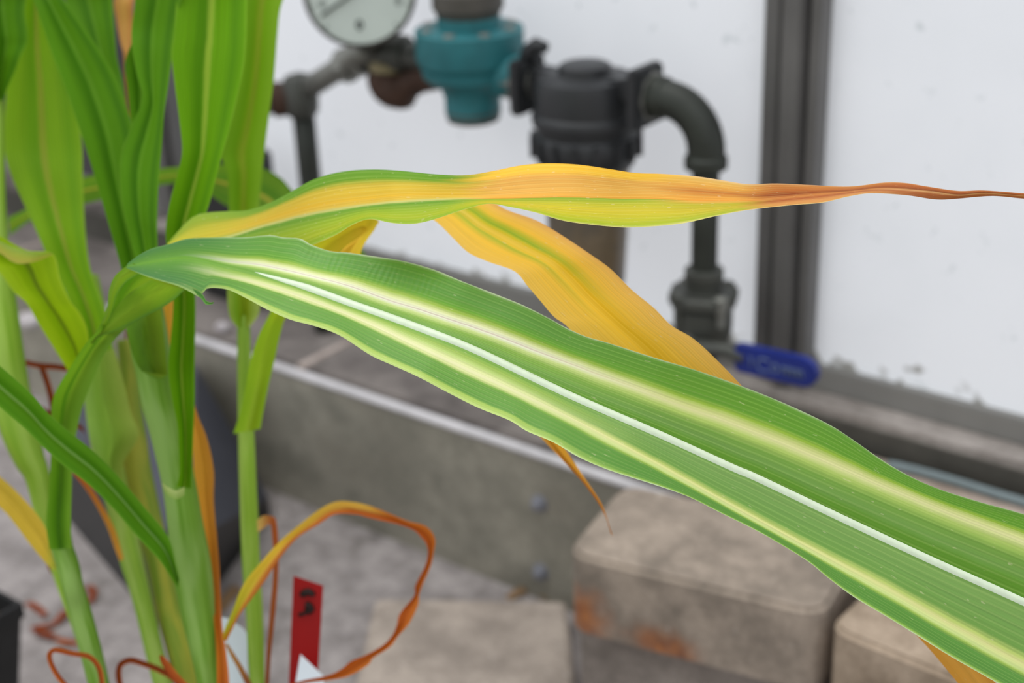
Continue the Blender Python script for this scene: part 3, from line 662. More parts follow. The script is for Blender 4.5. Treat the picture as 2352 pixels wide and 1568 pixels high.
leaf('dried_leaf', [(512, 1468, 520, 1473, .93), (514, 1450, 533, 1447, .93), (534, 1402, 553, 1408, .93), (560, 1340, 602, 1343, .935), (600, 1290, 639, 1287, .94), (643, 1243, 682, 1236, .95), (690, 1203, 733, 1203, .955), (733, 1170, 770, 1181, .96), (770, 1152, 817, 1181, .965), (806, 1152, 845, 1188, .965), (842, 1159, 880, 1196, .965), (878, 1172, 915, 1204, .965), (933, 1195, 950, 1217, .965), (978, 1208, 966, 1232, .965), (999, 1236, 978, 1247, .965), (996, 1268, 983, 1268, .965), (989, 1300, 976, 1300, .965), (972, 1340, 954, 1344, .965), (963, 1365, 951, 1368, .965), (960, 1390, 919, 1408, .96), (940, 1431, 911, 1436, .955), (915, 1460, 900, 1460, .955), (896, 1485, 878, 1482, .95), (857, 1511, 842, 1503, .95), (846, 1526, 806, 1518, .95), (806, 1550, 784, 1536, .95), (762, 1561, 755, 1550, .95), (697, 1570, 697, 1562, .95), (640, 1590, 640, 1580, .95)],
     leaf_mat('curling_leaf', [(0., [(0, (206, 168, 50)), (.6, (220, 150, 50)), (1, (190, 110, 40))]), (.03, [(0, (200, 202, 54)), (.5, (208, 202, 62)), (.75, (206, 140, 60)), (1, (176, 96, 36))]), (.2, [(0, (246, 208, 70)), (.5, (246, 204, 74)), (.72, (208, 130, 66)), (1, (184, 96, 36))]), (.4, [(0, (240, 196, 88)), (.45, (230, 176, 86)), (.6, (206, 114, 56)), (1, (192, 96, 40))]), (.46, [(0, (206, 120, 50)), (.5, (196, 100, 40)), (1, (186, 92, 36))])], trans=.4, vein=.0, vw=.02, spec=.08), PA, fold=.004, sub=6, cols=9)
# long yellow and orange leaf, in focus
def rails(st_lists, us, n_across, tfun, doff, mat, name, parent, sub=None):
    rows = []
    for pts, s in st_lists:
        q = cr([(u, p[0], p[1], d) for u, p, d in zip(us, pts, doff(s))], n_across)
        rows.append([P(x, y, tfun(s) + d * (1 - .9 * max(0., s - 2810.) / 900.)) for u, x, y, d in q]); uu = [float(u) for u, *_ in q]
    return sheet(name, rows, uu, mat, parent)
def interp(poly, x): return float(np.interp(x, [p[0] for p in poly], [p[1] for p in poly]))
def smoothpoly(poly, n=6): return [tuple(p) for p in cr(poly, n)]
yA = smoothpoly([(384, 560), (410, 530), (440, 500), (470, 489), (520, 485), (570, 482), (620, 465), (670, 439), (720, 412), (780, 395), (850, 389), (920, 392), (1000, 400), (1070, 402), (1130, 393), (1200, 379), (1260, 375), (1330, 378), (1400, 388), (1460, 397), (1520, 399), (1600, 405), (1660, 414), (1720, 423), (1780, 421), (1850, 424), (1950, 428), (2030, 419), (2080, 420), (2130, 428), (2200, 438), (2260, 437), (2352, 444), (2450, 452)])
yM = smoothpoly([(384, 564), (450, 558), (520, 545), (600, 521), (700, 495), (800, 477), (900, 465), (1000, 459), (1100, 456), (1200, 455), (1300, 453), (1400, 455), (1500, 456), (1600, 460), (1700, 461), (1780, 456), (1850, 449), (1950, 440), (2030, 432), (2130, 438), (2200, 447), (2260, 443), (2352, 449), (2450, 455)])
yB = smoothpoly([(384, 568), (450, 580), (520, 595), (600, 600), (660, 590), (720, 562), (770, 540), (810, 516), (850, 503), (900, 512), (950, 514), (1000, 503), (1060, 483), (1120, 468), (1170, 475), (1230, 488), (1300, 508), (1400, 520), (1460, 522), (1560, 514), (1640, 497), (1700, 485), (1760, 477), (1830, 470), (1890, 465), (1950, 451), (2000, 444), (2080, 448), (2150, 458), (2200, 456), (2280, 450), (2352, 456), (2450, 460)])
def yt(x): return float(np.interp(x, [384, 520, 700, 900, 1200, 1700, 2450], [.875, .84, .79, .745, .722, .708, .70]))
st = []
for x in np.arange(384, 2450, 8.):
    a, m_, b = interp(yA, x), interp(yM, x), interp(yB, x)
    st.append((((x, a), (x, m_), (x, b)), x))
def ydo(x):
    k = 1 if x < 1750 else max(0, 1 - (x - 1750) / 500)
    wv = .006 * math.sin(x / 60.)
    return (.014 * k + wv * k, .004 * k, -.012 * k - wv * k * .8 + .0025)
_yx = np.arange(384, 2450, 8.); _yp = [P(x, interp(yM, x), yt(x)) for x in _yx]
_yl = np.concatenate([[0.], np.cumsum([np.linalg.norm(b - a) for a, b in zip(_yp, _yp[1:])])]); _yl /= _yl[-1]
yv = lambda x: float(np.interp(x, _yx, _yl))
gy = [(0, (106, 157, 49)), (.12, (115, 161, 45)), (.2, (214, 186, 64)), (.40, (228, 182, 55)), (.47, (220, 190, 81)), (.492, (203, 203, 126)), (.51, (195, 197, 108)), (.525, (106, 155, 51)), (.68, (150, 178, 47)), (.85, (169, 182, 41)), (.98, (142, 176, 43)), (1, (195, 195, 108))]
gb0 = [(0, (142, 171, 53)), (.16, (161, 174, 47)), (.26, (195, 190, 54)), (.40, (201, 190, 55)), (.47, (152, 176, 57)), (.492, (195, 203, 135)), (.51, (190, 197, 117)), (.525, (104, 152, 51)), (.75, (152, 176, 43)), (1, (161, 180, 57))]
gm = [(0, (246, 190, 58)), (.1, (244, 192, 60)), (.18, (224, 166, 78)), (.40, (228, 172, 80)), (.47, (232, 170, 66)), (.5, (228, 160, 62)), (.508, (140, 170, 46)), (.6, (190, 186, 48)), (.72, (208, 190, 48)), (.85, (196, 190, 46)), (.97, (168, 186, 44)), (1, (214, 204, 130))]
gm2 = [(0, (238, 196, 140)), (.05, (226, 178, 90)), (.18, (222, 160, 66)), (.3, (196, 120, 50)), (.42, (226, 158, 66)), (.5, (230, 156, 60)), (.53, (226, 168, 74)), (.6, (188, 178, 48)), (.75, (204, 184, 48)), (.95, (170, 184, 46)), (1, (222, 210, 130))]
gt = [(0, (216, 160, 112)), (.06, (200, 128, 62)), (.25, (186, 104, 46)), (.38, (150, 72, 32)), (.5, (206, 130, 66)), (.62, (176, 92, 50)), (.8, (216, 146, 84)), (.95, (216, 150, 80)), (1, (232, 206, 140))]
gt2 = [(0, (206, 150, 104)), (.1, (186, 100, 50)), (.45, (146, 72, 36)), (.55, (216, 160, 106)), (.7, (170, 92, 50)), (1, (150, 80, 44))]
L_yel1 = leaf_mat('yellowing_leaf', [(0, gb0), (yv(700), gy), (yv(1020), gy), (yv(1160), gm), (yv(1460), gm), (yv(1620), gm2), (yv(1680), gm2), (yv(1790), gt), (yv(1950), gt), (yv(2120), gt2)], wob=.03, veins=16, vein=.10, streak=.16, vw=.03, flecks=.55, trans=.32)
rails(st, (0., .25, .5, .75, 1.)[::2], 10, yt, ydo, L_yel1, 'leaf', PA)

# --- plant that bears the long green and cream striped leaf
e = P(226, 1568, .965); r3_ = root(e[0] + .01, e[1] - .002)
PB = empty('maize_plant', (r3_.x, r3_.y, SOIL), 'maize plant bearing the long green leaf striped cream with a white midrib', 'plant')
stalk('stalk', [(136, 1120, 20, .955), (136, 1190, 24, .955), (141, 1250, 25, .955), (157, 1300, 25, .955), (168, 1350, 24, .955), (183, 1400, 25, .96), (210, 1500, 25, .962), (228, 1575, 24, .965)], K_main, PB, r3_)
leaf('leaf_sheath', [(114, 1262, 164, 1260, .935, .0), (106, 1200, 163, 1200, .93), (112, 1120, 165, 1120, .93), (117, 1040, 168, 1040, .925), (117, 960, 184, 955, .92), (125, 905, 203, 897, .91), (166, 836, 236, 820, .885), (196, 790, 262, 782, .87), (226, 755, 292, 752, .855), (250, 706, 334, 724, .862), (256, 664, 384, 694, .848), (270, 638, 416, 668, .836), (294, 620, 428, 656, .82)], leaf_mat('leaf_underside', [(0, [(0, (112, 160, 44)), (.25, (96, 150, 30)), (.42, (82, 134, 28)), (.5, (74, 126, 26)), (.58, (92, 146, 32)), (1, (120, 164, 40))]), (.62, [(0, (106, 156, 34)), (.28, (120, 162, 36)), (.36, (64, 118, 20)), (.5, (140, 178, 50)), (1, (116, 160, 50))]), (.9, [(0, (126, 168, 44)), (.2, (86, 140, 26)), (.4, (140, 174, 50)), (.8, (134, 158, 40)), (1, (116, 156, 60))])], trans=.4, vein=.05), PB, fold=.012, sub=8)  # darker ramp stops paint the shade inside the leaf's crease
leaf('leaf', [(148, 900, 190, 880, .975), (160, 862, 205, 830, .97), (151, 843, 204, 790, .965), (124, 800, 200, 755, .96), (88, 742, 184, 720, .955), (62, 698, 160, 690, .95), (33, 671, 138, 640, .95), (0, 628, 121, 583, .95), (-25, 606, 62, 575, .95), (-60, 575, 5, 545, .95), (-110, 540, -60, 515, .95)], L_yg, PB, fold=.016)
leaf('leaf_margin', [(-20, 545, -20, 575, .945), (0, 553, 2, 582, .94), (20, 563, 22, 597, .935), (40, 570, 42, 605, .932), (74, 580, 70, 603, .932), (98, 581, 95, 596, .936), (121, 581, 121, 584, .945)], leaf_mat('leaf_flap', [(0, [(0, (150, 180, 80)), (.5, (176, 182, 70)), (1, (190, 176, 80))])], vein=.02), PB, fold=.0)
leaf('leaf', [(-90, 1020, -95, 1090, 1.0), (0, 1094, 0, 1165, .985), (40, 1130, 32, 1200, .98), (76, 1170, 62, 1240, .975), (101, 1205, 90, 1275, .97), (116, 1245, 112, 1300, .965), (130, 1290, 128, 1312, .958)], YL, PB, fold=.006)
U_mat = leaf_mat('leaf_underside_light', [(0, [(0, (128, 168, 50)), (.1, (124, 168, 36)), (.5, (140, 176, 44)), (.85, (122, 164, 40)), (1, (96, 146, 60))])], trans=.42, vein=.05, spec=.08)
leaf('leaf_fold', [(222, 769, 216, 777, .868), (250, 730, 272, 757, .852), (276, 694, 330, 728, .838), (306, 666, 386, 698, .824), (346, 642, 424, 666, .808)], U_mat, PB, fold=-.003)
leaf('leaf_fold', [(205, 786, 214, 790, .874), (232, 742, 243, 748, .858), (246, 705, 258, 712, .842), (250, 668, 267, 680, .828), (262, 636, 287, 650, .814), (285, 615, 312, 633, .804), (306, 604, 336, 622, .798)], U_mat, PB, fold=-.003, cols=7)
# the main blade: rails traced edge, cream stripe, midrib, cream stripe, edge
mA = smoothpoly([(286, 611), (310, 592), (345, 572), (390, 560), (430, 548), (500, 545), (560, 545), (620, 540), (650, 545), (690, 548), (715, 562), (760, 577), (800, 580), (870, 590), (930, 600), (1000, 620), (1060, 645), (1130, 672), (1200, 700), (1260, 730), (1300, 752), (1345, 772), (1400, 788), (1500, 820), (1600, 850), (1700, 885), (1800, 925), (1900, 972), (1960, 1010), (2020, 1052), (2080, 1088), (2150, 1120), (2250, 1152), (2352, 1180), (2450, 1212), (2560, 1256), (2700, 1320)], 4)
mS1 = smoothpoly([(288, 612), (350, 593), (430, 585), (526, 600), (609, 610), (720, 635), (803, 657), (886, 686), (968, 712), (1104, 757), (1240, 809), (1410, 872), (1580, 933), (1682, 968), (1837, 1029), (2032, 1114), (2179, 1174), (2326, 1230), (2450, 1282), (2700, 1395)], 4)
mM = smoothpoly([(288, 612), (350, 601), (430, 592), (512, 610), (582, 627), (692, 660), (803, 700), (886, 729), (1000, 771), (1104, 814), (1308, 911), (1512, 999), (1682, 1076), (1739, 1100), (1935, 1193), (2130, 1284), (2326, 1372), (2450, 1430), (2700, 1545)], 4)
mS2 = smoothpoly([(288, 613), (350, 612), (430, 615), (512, 632), (582, 648), (650, 668), (720, 692), (803, 724), (886, 760), (934, 784), (1070, 848), (1206, 911), (1342, 979), (1478, 1050), (1592, 1113), (1739, 1194), (1886, 1274), (2032, 1353), (2179, 1436), (2326, 1516), (2450, 1580), (2700, 1700)], 4)
mB = smoothpoly([(290, 615), (330, 632), (370, 645), (410, 657), (440, 672), (460, 683), (468, 676), (476, 662), (520, 664), (560, 682), (620, 714), (670, 735), (720, 748), (780, 770), (850, 815), (900, 838), (960, 865), (1030, 902), (1100, 937), (1170, 965), (1210, 990), (1270, 1015), (1330, 1050), (1400, 1080), (1500, 1112), (1580, 1140), (1650, 1175), (1750, 1225), (1850, 1285), (1900, 1325), (1960, 1370), (2030, 1412), (2100, 1455), (2180, 1505), (2250, 1545), (2350, 1602), (2450, 1655), (2700, 1790)], 4)
tdir = np.array([math.cos(math.radians(24)), math.sin(math.radians(24))])
def cut(poly, s):                                # point of a traced line at distance s along the leaf
    q = [np.dot(p, tdir) for p in poly]
    x = np.interp(s, q, [p[0] for p in poly]); y = np.interp(s, q, [p[1] for p in poly]); return (float(x), float(y))
s0 = np.dot((289, 612), tdir); s1 = np.dot((2560, 1480), tdir)
def mt(s):
    x = (s - s0) / (s1 - s0); return float(np.interp(x, [0, .06, .15, .3, .5, .8, 1.], [.800, .775, .745, .718, .704, .700, .700]))
def mdo(s):
    x = (s - s0) / (s1 - s0); k = min(1., x / .10)
    rp = .0035 * math.sin(s / 34.) * math.exp(-((x - .22) / .13) ** 2) + .004 * math.sin(s / 150. + 1)
    return (.018 * k + rp * k, .011 * k, .0065 * k, -.002 * k, -.013 * k - .003 * k * math.sin(s / 120.))
st = []; sE = 2810.
endp = [np.array(cut(pl, sE)) for pl in (mA, mS1, mM, mS2, mB)]
for s in np.linspace(s0 + 1, sE, 280): st.append(([cut(pl, s) for pl in (mA, mS1, mM, mS2, mB)], s))
for s in np.linspace(sE, sE + 900, 80)[1:]:      # beyond the picture the blade narrows to its tip
    q = (s - sE) / 900; cM = endp[2] + tdir * (s - sE) + np.array([0, 60 * q * q])
    st.append(([tuple(cM + (p - endp[2]) * (1 - q ** 1.6 * .985)) for p in endp], s))
gB = [(0, (107, 154, 86)), (.03, (70, 126, 60)), (.2, (87, 142, 44)), (.5, (100, 152, 34)), (.6, (89, 144, 36)), (.8, (79, 134, 48)), (.97, (66, 122, 60)), (1, (149, 180, 100))]
gD = [(0, (189, 206, 162)), (.012, (98, 150, 52)), (.1, (96, 150, 57)), (.155, (102, 158, 42)), (.185, (154, 183, 63)), (.212, (214, 220, 151)), (.243, (231, 229, 203)), (.25, (206, 189, 172)), (.257, (231, 231, 207)), (.285, (198, 214, 134)), (.33, (133, 173, 67)), (.40, (115, 160, 69)), (.45, (102, 152, 44)), (.50, (113, 158, 63)), (.55, (123, 165, 67)), (.60, (154, 183, 82)), (.66, (179, 200, 116)), (.705, (212, 218, 153)), (.745, (223, 221, 172)), (.78, (198, 208, 134)), (.80, (118, 162, 59)), (.82, (100, 150, 54)), (.935, (96, 148, 55)), (.955, (164, 193, 84)), (1, (180, 200, 118))]
gE = [(0, (168, 191, 142)), (.012, (87, 139, 34)), (.1, (89, 141, 26)), (.165, (90, 143, 28)), (.20, (142, 173, 51)), (.235, (196, 202, 127)), (.262, (215, 215, 153)), (.30, (169, 194, 96)), (.345, (112, 154, 59)), (.40, (108, 150, 66)), (.44, (89, 139, 28)), (.478, (83, 131, 21)), (.53, (121, 160, 80)), (.60, (110, 152, 72)), (.68, (108, 152, 66)), (.715, (181, 196, 105)), (.735, (212, 212, 142)), (.775, (196, 212, 136)), (.795, (153, 181, 80)), (.82, (89, 141, 57)), (.96, (87, 139, 57)), (.985, (142, 179, 76)), (1, (187, 206, 164))]
L_main = leaf_mat('striped_leaf', [(0.045, gB), (.128, gD), (.315, gD), (.45, gE)], wob=.022, veins=31, vein=.07, streak=.13, vw=.015, flecks=.2, trans=.25, rough=.42, spec=.3, ripple=(.05, .16, .15, .265, 1450.))
main = rails(st, (0., .25, .5, .75, 1.), 9, mt, mdo, L_main, 'leaf', PB)
main['label'] = 'long green leaf with two cream stripes and a torn edge near its fold'
rb_c, rb_r = [], []
for pts, s in st:
    x = (s - s0) / (s1 - s0)
    if x < .09: continue
    mx_, my_ = pts[2]; rb_c.append(tuple(P(mx_, my_, mt(s) + .0085 * (1 - .9 * max(0., s - sE) / 900.)))); rb_r.append(.0028 * min(1., (x - .085) / .08) * max(.12, 1 - max(0., s - sE) / 950.))
ribm = NT('white_midrib'); nn = ribm.noise(ribm.pos(), 300, 2); cc = ribm.mix(1., lin((196, 208, 182)), ribm.ramp2(nn, .06), 'MULTIPLY')
tube('midrib', rb_c, rb_r, ribm.end(ribm.principled(cc, .4, .35)), main, 10)
leaf('torn_strip', [(440, 660, 452, 676, .762), (455, 666, 464, 688, .760), (466, 676, 468, 694, .759), (474, 690, 474, 699, .758), (484, 694, 484, 699, .758), (491, 693, 490, 697, .758)], leaf_mat('torn_strip', [(0, [(0, (150, 186, 110)), (.3, (84, 146, 70)), (1, (110, 166, 70))])], vein=0.), main, fold=.001, cols=5)

# --- thin-stalked plant behind, with the drooping yellow leaf
e = P(591, 1568, 1.0); r4_ = root(e[0] - .01, e[1] - .01)
PC = empty('maize_plant', (r4_.x, r4_.y, SOIL), 'thin-stalked maize plant with flared collars, standing between the thick stalk and the red label', 'plant')
stalk('stalk', [(560, 715, 13, 1.015), (560, 760, 15, 1.01), (561, 850, 16, 1.01), (563, 940, 17, 1.01), (566, 1010, 19, 1.005), (569, 1100, 20, 1.0), (573, 1200, 21, 1.0), (577, 1300, 21, 1.0), (584, 1400, 20, 1.0), (588, 1500, 19, 1.0), (591, 1575, 17, 1.0)], K_thin, PC, r4_)
leaf('leaf', [(560, -40, 662, -40, 1.05), (558, 20, 644, 20, 1.045), (556, 80, 637, 80, 1.04), (548, 180, 629, 180, 1.035), (528, 280, 616, 280, 1.03), (508, 350, 607, 350, 1.025), (521, 400, 602, 400, 1.02), (525, 480, 595, 480, 1.015), (524, 570, 594, 570, 1.01), (522, 650, 599, 650, 1.005), (523, 700, 598, 700, 1.0), (529, 730, 592, 726, 1.0), (545, 752, 574, 750, 1.0)], leaf_mat('maize_leaf_auricle', [(.73, [(0, (120, 168, 30)), (.3, (110, 160, 16)), (.5, (146, 168, 40)), (.6, (122, 170, 20)), (1, (132, 176, 40))]), (.935, [(0, (160, 186, 80)), (.25, (128, 170, 40)), (.45, (136, 160, 24)), (.6, (138, 158, 24)), (.78, (162, 186, 80)), (1, (180, 198, 110))])], trans=.45, spec=.08), PC, fold=.010)
yl3 = leaf_mat('drooping_leaf', [(0, [(0, (151, 194, 47)), (.3, (162, 203, 54)), (.5, (179, 209, 69)), (.7, (149, 179, 32)), (1, (162, 200, 54))]), (.17, [(0, (162, 200, 47)), (.5, (172, 205, 54)), (1, (162, 198, 47))]), (.27, [(0, (183, 207, 43)), (.5, (211, 205, 47)), (1, (222, 200, 49))]), (.5, [(0, (226, 194, 54)), (1, (233, 183, 60))]), (.8, [(0, (244, 181, 64)), (.5, (239, 177, 60)), (1, (244, 192, 86))]), (.97, [(0, (222, 151, 77)), (1, (211, 144, 82))])], trans=.45, spec=.08, vw=.03, vein=.03)
leaf('leaf', [(536, 996, 598, 985, .985), (552, 945, 606, 940, .98), (564, 890, 617, 885, .975), (573, 838, 630, 830, .965), (592, 775, 645, 762, .955), (622, 715, 661, 722, .945), (668, 625, 720, 640, .925), (712, 566, 780, 578, .905), (760, 530, 815, 552, .895), (806, 508, 838, 538, .887), (846, 500, 832, 545, .885), (870, 507, 815, 556, .88), (862, 524, 790, 570, .872), (828, 592, 770, 610, .865), (880, 680, 810, 710, .86), (970, 740, 890, 770, .86), (1110, 810, 1020, 850, .86), (1220, 920, 1140, 945, .86), (1292, 1022, 1222, 988, .86), (1330, 1078, 1272, 1036, .862), (1360, 1122, 1318, 1084, .865), (1384, 1160, 1350, 1122, .868), (1399, 1205, 1386, 1175, .87), (1408, 1232, 1403, 1225, .87)], yl3, PC, fold=.006, sub=8)
yl2 = leaf_mat('broad_yellow_leaf', [(0, [(0, (157, 189, 52)), (1, (178, 189, 52))]), (.25, [(0, (243, 195, 69)), (.2, (237, 186, 52)), (.38, (205, 199, 52)), (.44, (134, 176, 52)), (.485, (189, 201, 73)), (.5, (222, 224, 136)), (.515, (195, 201, 67)), (.62, (178, 195, 42)), (.7, (147, 182, 46)), (.8, (224, 197, 58)), (.9, (249, 193, 81)), (1, (237, 178, 100))]), (.385, [(0, (249, 201, 88)), (.3, (252, 201, 63)), (.4, (184, 189, 50)), (.44, (239, 199, 52)), (.5, (243, 203, 73)), (.56, (224, 199, 42)), (.62, (157, 184, 46)), (.68, (195, 191, 46)), (.76, (252, 199, 63)), (.9, (247, 193, 88)), (1, (226, 168, 94))]), (.5, [(0, (252, 205, 94)), (.4, (254, 203, 65)), (.55, (247, 193, 37)), (.7, (252, 199, 73)), (1, (243, 191, 100))]), (.67, [(0, (247, 189, 79)), (1, (233, 168, 73))]), (.8, [(0, (226, 157, 63)), (.5, (237, 174, 84)), (1, (216, 147, 63))])], wob=.05, veins=18, vein=.07, streak=.12, vw=.03, flecks=.5, trans=.42)
leaf('leaf', [(552, 640, 572, 600, 1.0), (575, 600, 600, 545, .98), (640, 530, 650, 480, .94), (740, 490, 745, 430, .90), (860, 482, 868, 420, .865), (950, 486, 990, 430, .835), (1000, 508, 1100, 450, .815), (1040, 546, 1165, 482, .80), (1076, 580, 1232, 506, .79), (1122, 601, 1292, 541, .78), (1182, 623, 1352, 581, .77), (1212, 657, 1402, 617, .765), (1242, 692, 1452, 666, .76), (1272, 727, 1502, 707, .755), (1303, 750, 1542, 747, .752), (1360, 815, 1592, 777, .75), (1430, 890, 1642, 822, .75), (1530, 970, 1703, 885, .752), (1640, 1050, 1770, 960, .76), (1760, 1145, 1850, 1060, .765), (1880, 1245, 1950, 1175, .77), (2000, 1355, 2060, 1300, .775), (2118, 1472, 2170, 1425, .775), (2200, 1568, 2262, 1530, .775), (2270, 1650, 2320, 1625, .775)], yl2, PC, fold=.004, sub=8, cols=17)
leaf('dried_leaf', [(590, 1195, 592, 1222, .985), (604, 1184, 606, 1212, .982), (618, 1184, 616, 1204, .98), (632, 1190, 622, 1206, .98), (637, 1215, 624, 1222, .98), (640, 1260, 627, 1262, .98), (639, 1320, 627, 1320, .98), (634, 1390, 621, 1390, .98), (628, 1450, 616, 1450, .98), (622, 1510, 611, 1510, .98), (618, 1580, 608, 1580, .98)], leaf_mat('dry_curl', [(0, [(0, (226, 190, 110)), (1, (216, 176, 100))]), (.12, [(0, (190, 100, 50)), (1, (176, 92, 46))]), (1., [(0, (150, 84, 44)), (1, (160, 96, 60))])], trans=.3, vein=0., vw=.01), PC, fold=.002, cols=5)

# --- pale plant with the broad upright leaf
e = P(374, 1568, 1.05); r5_ = root(e[0] + .02, e[1] - .03)
PD = empty('maize_plant', (r5_.x, r5_.y, SOIL), 'pale green maize plant whose broad upright leaf has a yellowish midrib', 'plant')
stalk('stalk', [(190, 640, 36, 1.075), (206, 720, 38, 1.07), (220, 800, 38, 1.065), (226, 900, 33, 1.06), (238, 1000, 32, 1.06), (256, 1090, 30, 1.055), (280, 1190, 27, 1.055), (300, 1280, 26, 1.05), (317, 1340, 23, 1.05), (332, 1400, 21, 1.05), (356, 1500, 21, 1.05), (376, 1575, 22, 1.05)], K_pale, PD, r5_)
leaf('leaf', [(50, -40, 110, -40, 1.09), (40, 30, 125, 30, 1.088), (25, 110, 145, 110, 1.085), (14, 210, 172, 210, 1.08), (9, 330, 188, 330, 1.07), (25, 400, 190, 400, 1.06), (60, 480, 193, 480, 1.05), (90, 545, 197, 545, 1.04), (118, 610, 206, 610, 1.035), (145, 660, 222, 660, 1.03), (163, 705, 236, 700, 1.025), (180, 760, 250, 750, 1.022), (195, 850, 262, 830, 1.02)], L_lime, PD, fold=.012)
leaf('leaf_sheath', [(188, 820, 262, 800, 1.02), (192, 880, 282, 870, 1.015), (198, 950, 300, 945, 1.012), (208, 1010, 318, 1000, 1.01), (225, 1060, 285, 1060, 1.012), (244, 1120, 282, 1110, 1.018)], leaf_mat('pale_sheath', [(0, [(0, (140, 176, 80)), (.3, (124, 164, 50)), (.6, (140, 172, 60)), (1, (158, 176, 80))])], vein=.04), PD, fold=-.012)
leaf('dried_leaf', [(166, 1086, 172, 1078, 1.035), (196, 1122, 206, 1114, 1.035), (226, 1170, 236, 1162, 1.035), (248, 1215, 260, 1206, 1.035), (262, 1255, 274, 1246, 1.035), (275, 1288, 284, 1284, 1.032)], leaf_mat('orange_strip', [(0, [(0, (196, 104, 44)), (1, (206, 116, 60))]), (.8, [(0, (222, 160, 66)), (1, (216, 150, 60))])], vein=0.), PD, fold=.002, cols=5)
# arching leaf far behind
leaf('leaf', [(18, 500, 22, 540, 1.26), (70, 474, 75, 503, 1.25), (130, 432, 132, 484, 1.24), (200, 405, 200, 466, 1.23), (300, 394, 300, 442, 1.22), (400, 384, 400, 421, 1.21), (470, 379, 465, 438, 1.20), (530, 377, 510, 466, 1.19), (575, 380, 545, 486, 1.18), (612, 389, 575, 502, 1.17), (648, 411, 602, 520, 1.16), (674, 440, 630, 540, 1.15), (740, 500, 690, 572, 1.14), (818, 556, 770, 594, 1.13), (860, 620, 835, 640, 1.13)], green('arching_leaf', (92, 146, 36), (110, 154, 40), (90, 140, 40), (186, 184, 70), trans=.4), PD, fold=.008, tilt=.03)
# --- olive stalk in between
e = P(441, 1568, 1.06); r6_ = root(e[0] + .03, e[1] - .02)
PE = empty('maize_plant', (r6_.x, r6_.y, SOIL), 'olive and yellowish maize stalk squeezed between the thick stalk and the pale one', 'plant')
stalk('stalk', [(282, 780, 14, 1.10), (292, 850, 20, 1.10), (298, 940, 28, 1.095), (301, 1010, 36, 1.09), (309, 1080, 38, 1.085), (328, 1160, 36, 1.08), (350, 1240, 32, 1.075), (366, 1300, 29, 1.07), (388, 1400, 30, 1.065), (422, 1500, 36, 1.06), (443, 1575, 37, 1.06)], K_yel, PE, r6_)
leaf('dried_leaf', [(283, -40, 330, -40, 1.14), (262, 0, 308, 0, 1.13), (268, 50, 305, 50, 1.13), (276, 95, 303, 95, 1.125), (284, 125, 298, 122, 1.12), (286, 170, 292, 170, 1.12), (290, 230, 294, 230, 1.12), (296, 300, 300, 300, 1.12), (290, 700, 294, 700, 1.11), (286, 800, 292, 800, 1.10)], PEACH, PE, fold=.003, cols=5)
# --- plant at the left
e = P(232, 1568, 1.03); r7_ = root(e[0] + .045, e[1] - .01)
PF = empty('maize_plant', (r7_.x, r7_.y, SOIL), 'maize plant leaning away behind the striped-leaf plant, deep green drooping leaf on top', 'plant')
stalk('stalk', [(-8, 120, 14, 1.05), (-6, 250, 15, 1.05), (-6, 400, 17, 1.045), (-8, 560, 27, 1.04), (-4, 700, 42, 1.035), (8, 800, 44, 1.03), (22, 890, 44, 1.03), (42, 980, 42, 1.03), (66, 1050, 35, 1.03), (86, 1095, 28, 1.03), (104, 1180, 24, 1.03), (124, 1260, 22, 1.03), (150, 1340, 20, 1.03), (190, 1450, 20, 1.03), (230, 1575, 20, 1.03)], K_thin, PF, r7_)
leaf('leaf', [(-60, -60, 66, -60, 1.03), (-50, 0, 60, 0, 1.03), (-42, 30, 57, 30, 1.025), (-36, 75, 63, 75, 1.02), (-32, 102, 61, 102, 1.02), (-28, 130, 47, 130, 1.02), (-24, 165, 34, 165, 1.025), (-20, 200, 18, 200, 1.03), (-18, 230, 8, 230, 1.035)], L_dark, PF, fold=.012)
leaf('dried_leaf', [(62, 1082, 74, 1082, 1.06), (70, 1110, 82, 1106, 1.06), (80, 1150, 93, 1148, 1.06), (90, 1185, 104, 1182, 1.06), (104, 1250, 116, 1246, 1.06), (108, 1298, 124, 1292, 1.06), (124, 1325, 138, 1318, 1.06), (150, 1350, 158, 1344, 1.06)], DR2, PF, fold=.002, cols=5)
for pts, t in (([(40, 826), (66, 834), (95, 840), (125, 842), (152, 846), (175, 850)], 1.10), ([(94, 838), (103, 862), (112, 890), (119, 920), (124, 960)], 1.10), ([(70, 900), (90, 935), (150, 965), (190, 985), (200, 1012), (214, 1050)], 1.10)):
    rows = [(x - 2, y - 7, x + 2, y + 7, t) if abs(pts[-1][0] - pts[0][0]) > 80 else (x - 7, y + 1, x + 7, y - 1, t) for x, y in pts]
    leaf('dried_leaf', rows, DR2, PF, fold=.003, cols=5)
def strand(parent, pts, hw, t, mat):
    rows = []
    for i, (x, y) in enumerate(pts):
        a, b = pts[max(i - 1, 0)], pts[min(i + 1, len(pts) - 1)]
        dx, dy = b[0] - a[0], b[1] - a[1]; L_ = math.hypot(dx, dy) or 1; h = hw[i] if isinstance(hw, (list, tuple)) else hw
        tt = t[i] if isinstance(t, (list, tuple)) else t
        rows.append((x - dy / L_ * h, y + dx / L_ * h, x + dy / L_ * h, y - dx / L_ * h, tt))
    return leaf('dried_leaf', rows, mat, parent, fold=.002, cols=5, sub=6)
strand(PB, [(236, 1580), (228, 1535), (205, 1508), (165, 1500), (128, 1492), (114, 1502), (118, 1525), (135, 1555), (165, 1590)], 6, .93, DR)
strand(PD, [(420, 1590), (402, 1560), (366, 1538), (330, 1524), (300, 1516), (278, 1525), (272, 1545), (276, 1575), (280, 1600)], 7, 1.0, DR2)
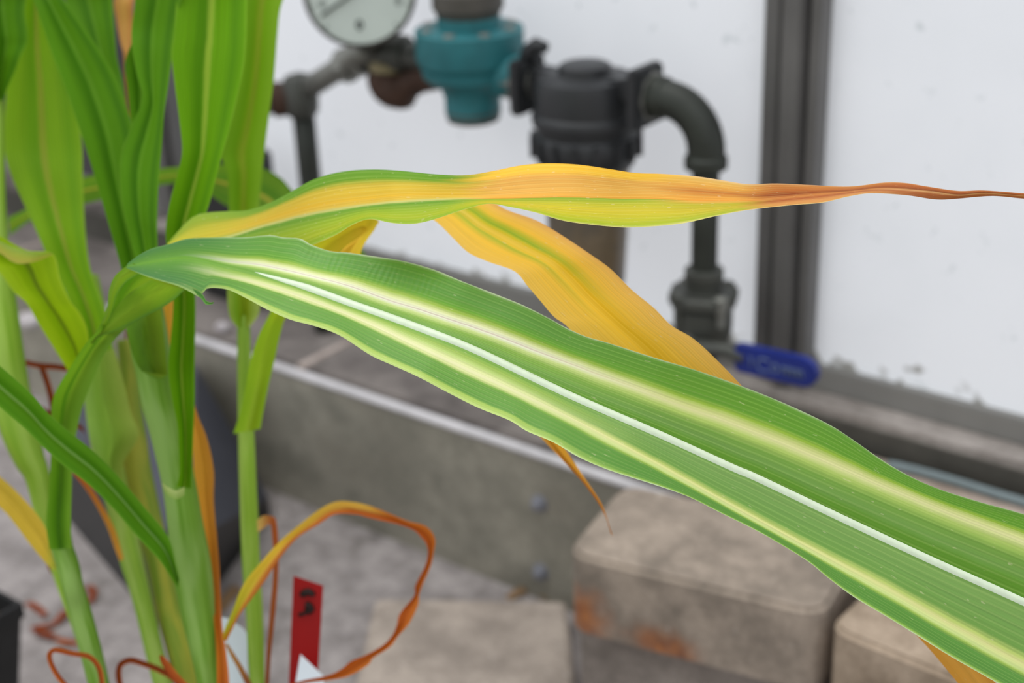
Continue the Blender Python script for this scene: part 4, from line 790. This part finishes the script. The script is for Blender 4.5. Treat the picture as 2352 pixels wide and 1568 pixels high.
strand(PA, [(430, 1580), (400, 1550), (378, 1520), (368, 1505)], [8, 9, 8, 3], .93, DR)
strand(PA, [(520, 1478), (535, 1505), (550, 1530), (570, 1568), (590, 1610)], [3, 5, 6, 7, 6], .96, PEACH)
# dried curls lying on the floor
def litter(pts, hw, mat, label):
    rows = []
    for i, (x, y) in enumerate(pts):
        p = PZ(x, y, .003 + .006 * abs(math.sin(i * 1.7))); a, b = PZ(*pts[max(i - 1, 0)], .004), PZ(*pts[min(i + 1, len(pts) - 1)], .004)
        d = nrm((b - a)[:2]); n_ = np.array([-d[1], d[0], .35 * math.sin(i)]); h = hw * depth(p) / F
        rows.append(np.concatenate([p - n_ * h, p, p + n_ * h]))
    q = cr(rows, 6); rr = [[r[:3], r[3:6], r[6:]] for r in q]
    zmin = min(float(p[2]) for r in rr for p in r)
    rr = [[p - np.array([0, 0, zmin - .0006]) for p in r] for r in rr]
    return tag(sheet('dried_leaf_scrap', rr, [0, .5, 1], mat), label, 'dry leaf', 'dry leaf scraps on the floor')
litter([(152, 1398), (138, 1412), (122, 1428), (100, 1434), (82, 1438), (96, 1448), (124, 1456)], 11, DR2, 'rust-brown curled leaf scrap on the pale floor beside the small square pot')
litter([(60, 1380), (78, 1386), (92, 1398), (104, 1408)], 7, DR2, 'short brown leaf scrap on the floor next to the square pot rim')
litter([(198, 1344), (211, 1348), (213, 1360), (204, 1378)], 8, DR2, 'small hooked brown leaf scrap on the floor between two stalks')
litter([(125, 1462), (150, 1468), (178, 1472)], 6, DR, 'faint tan leaf scrap lying flat on the pale floor')
# dry leaf heap at foot of the kerb bolts
TAN = leaf_mat('tan_dry_leaf', [(0, [(0, (150, 122, 92)), (1, (132, 104, 76))])], trans=.2, vein=0.)
litter([(1165, 1370), (1195, 1352), (1225, 1350), (1250, 1362), (1268, 1370)], 10, TAN, 'tan leaf scrap at the foot of the kerb under the lower bolt')
litter([(505, 1400), (525, 1365), (548, 1345)], 13, TAN, 'tan leaf scrap on the floor in front of the dark crate')
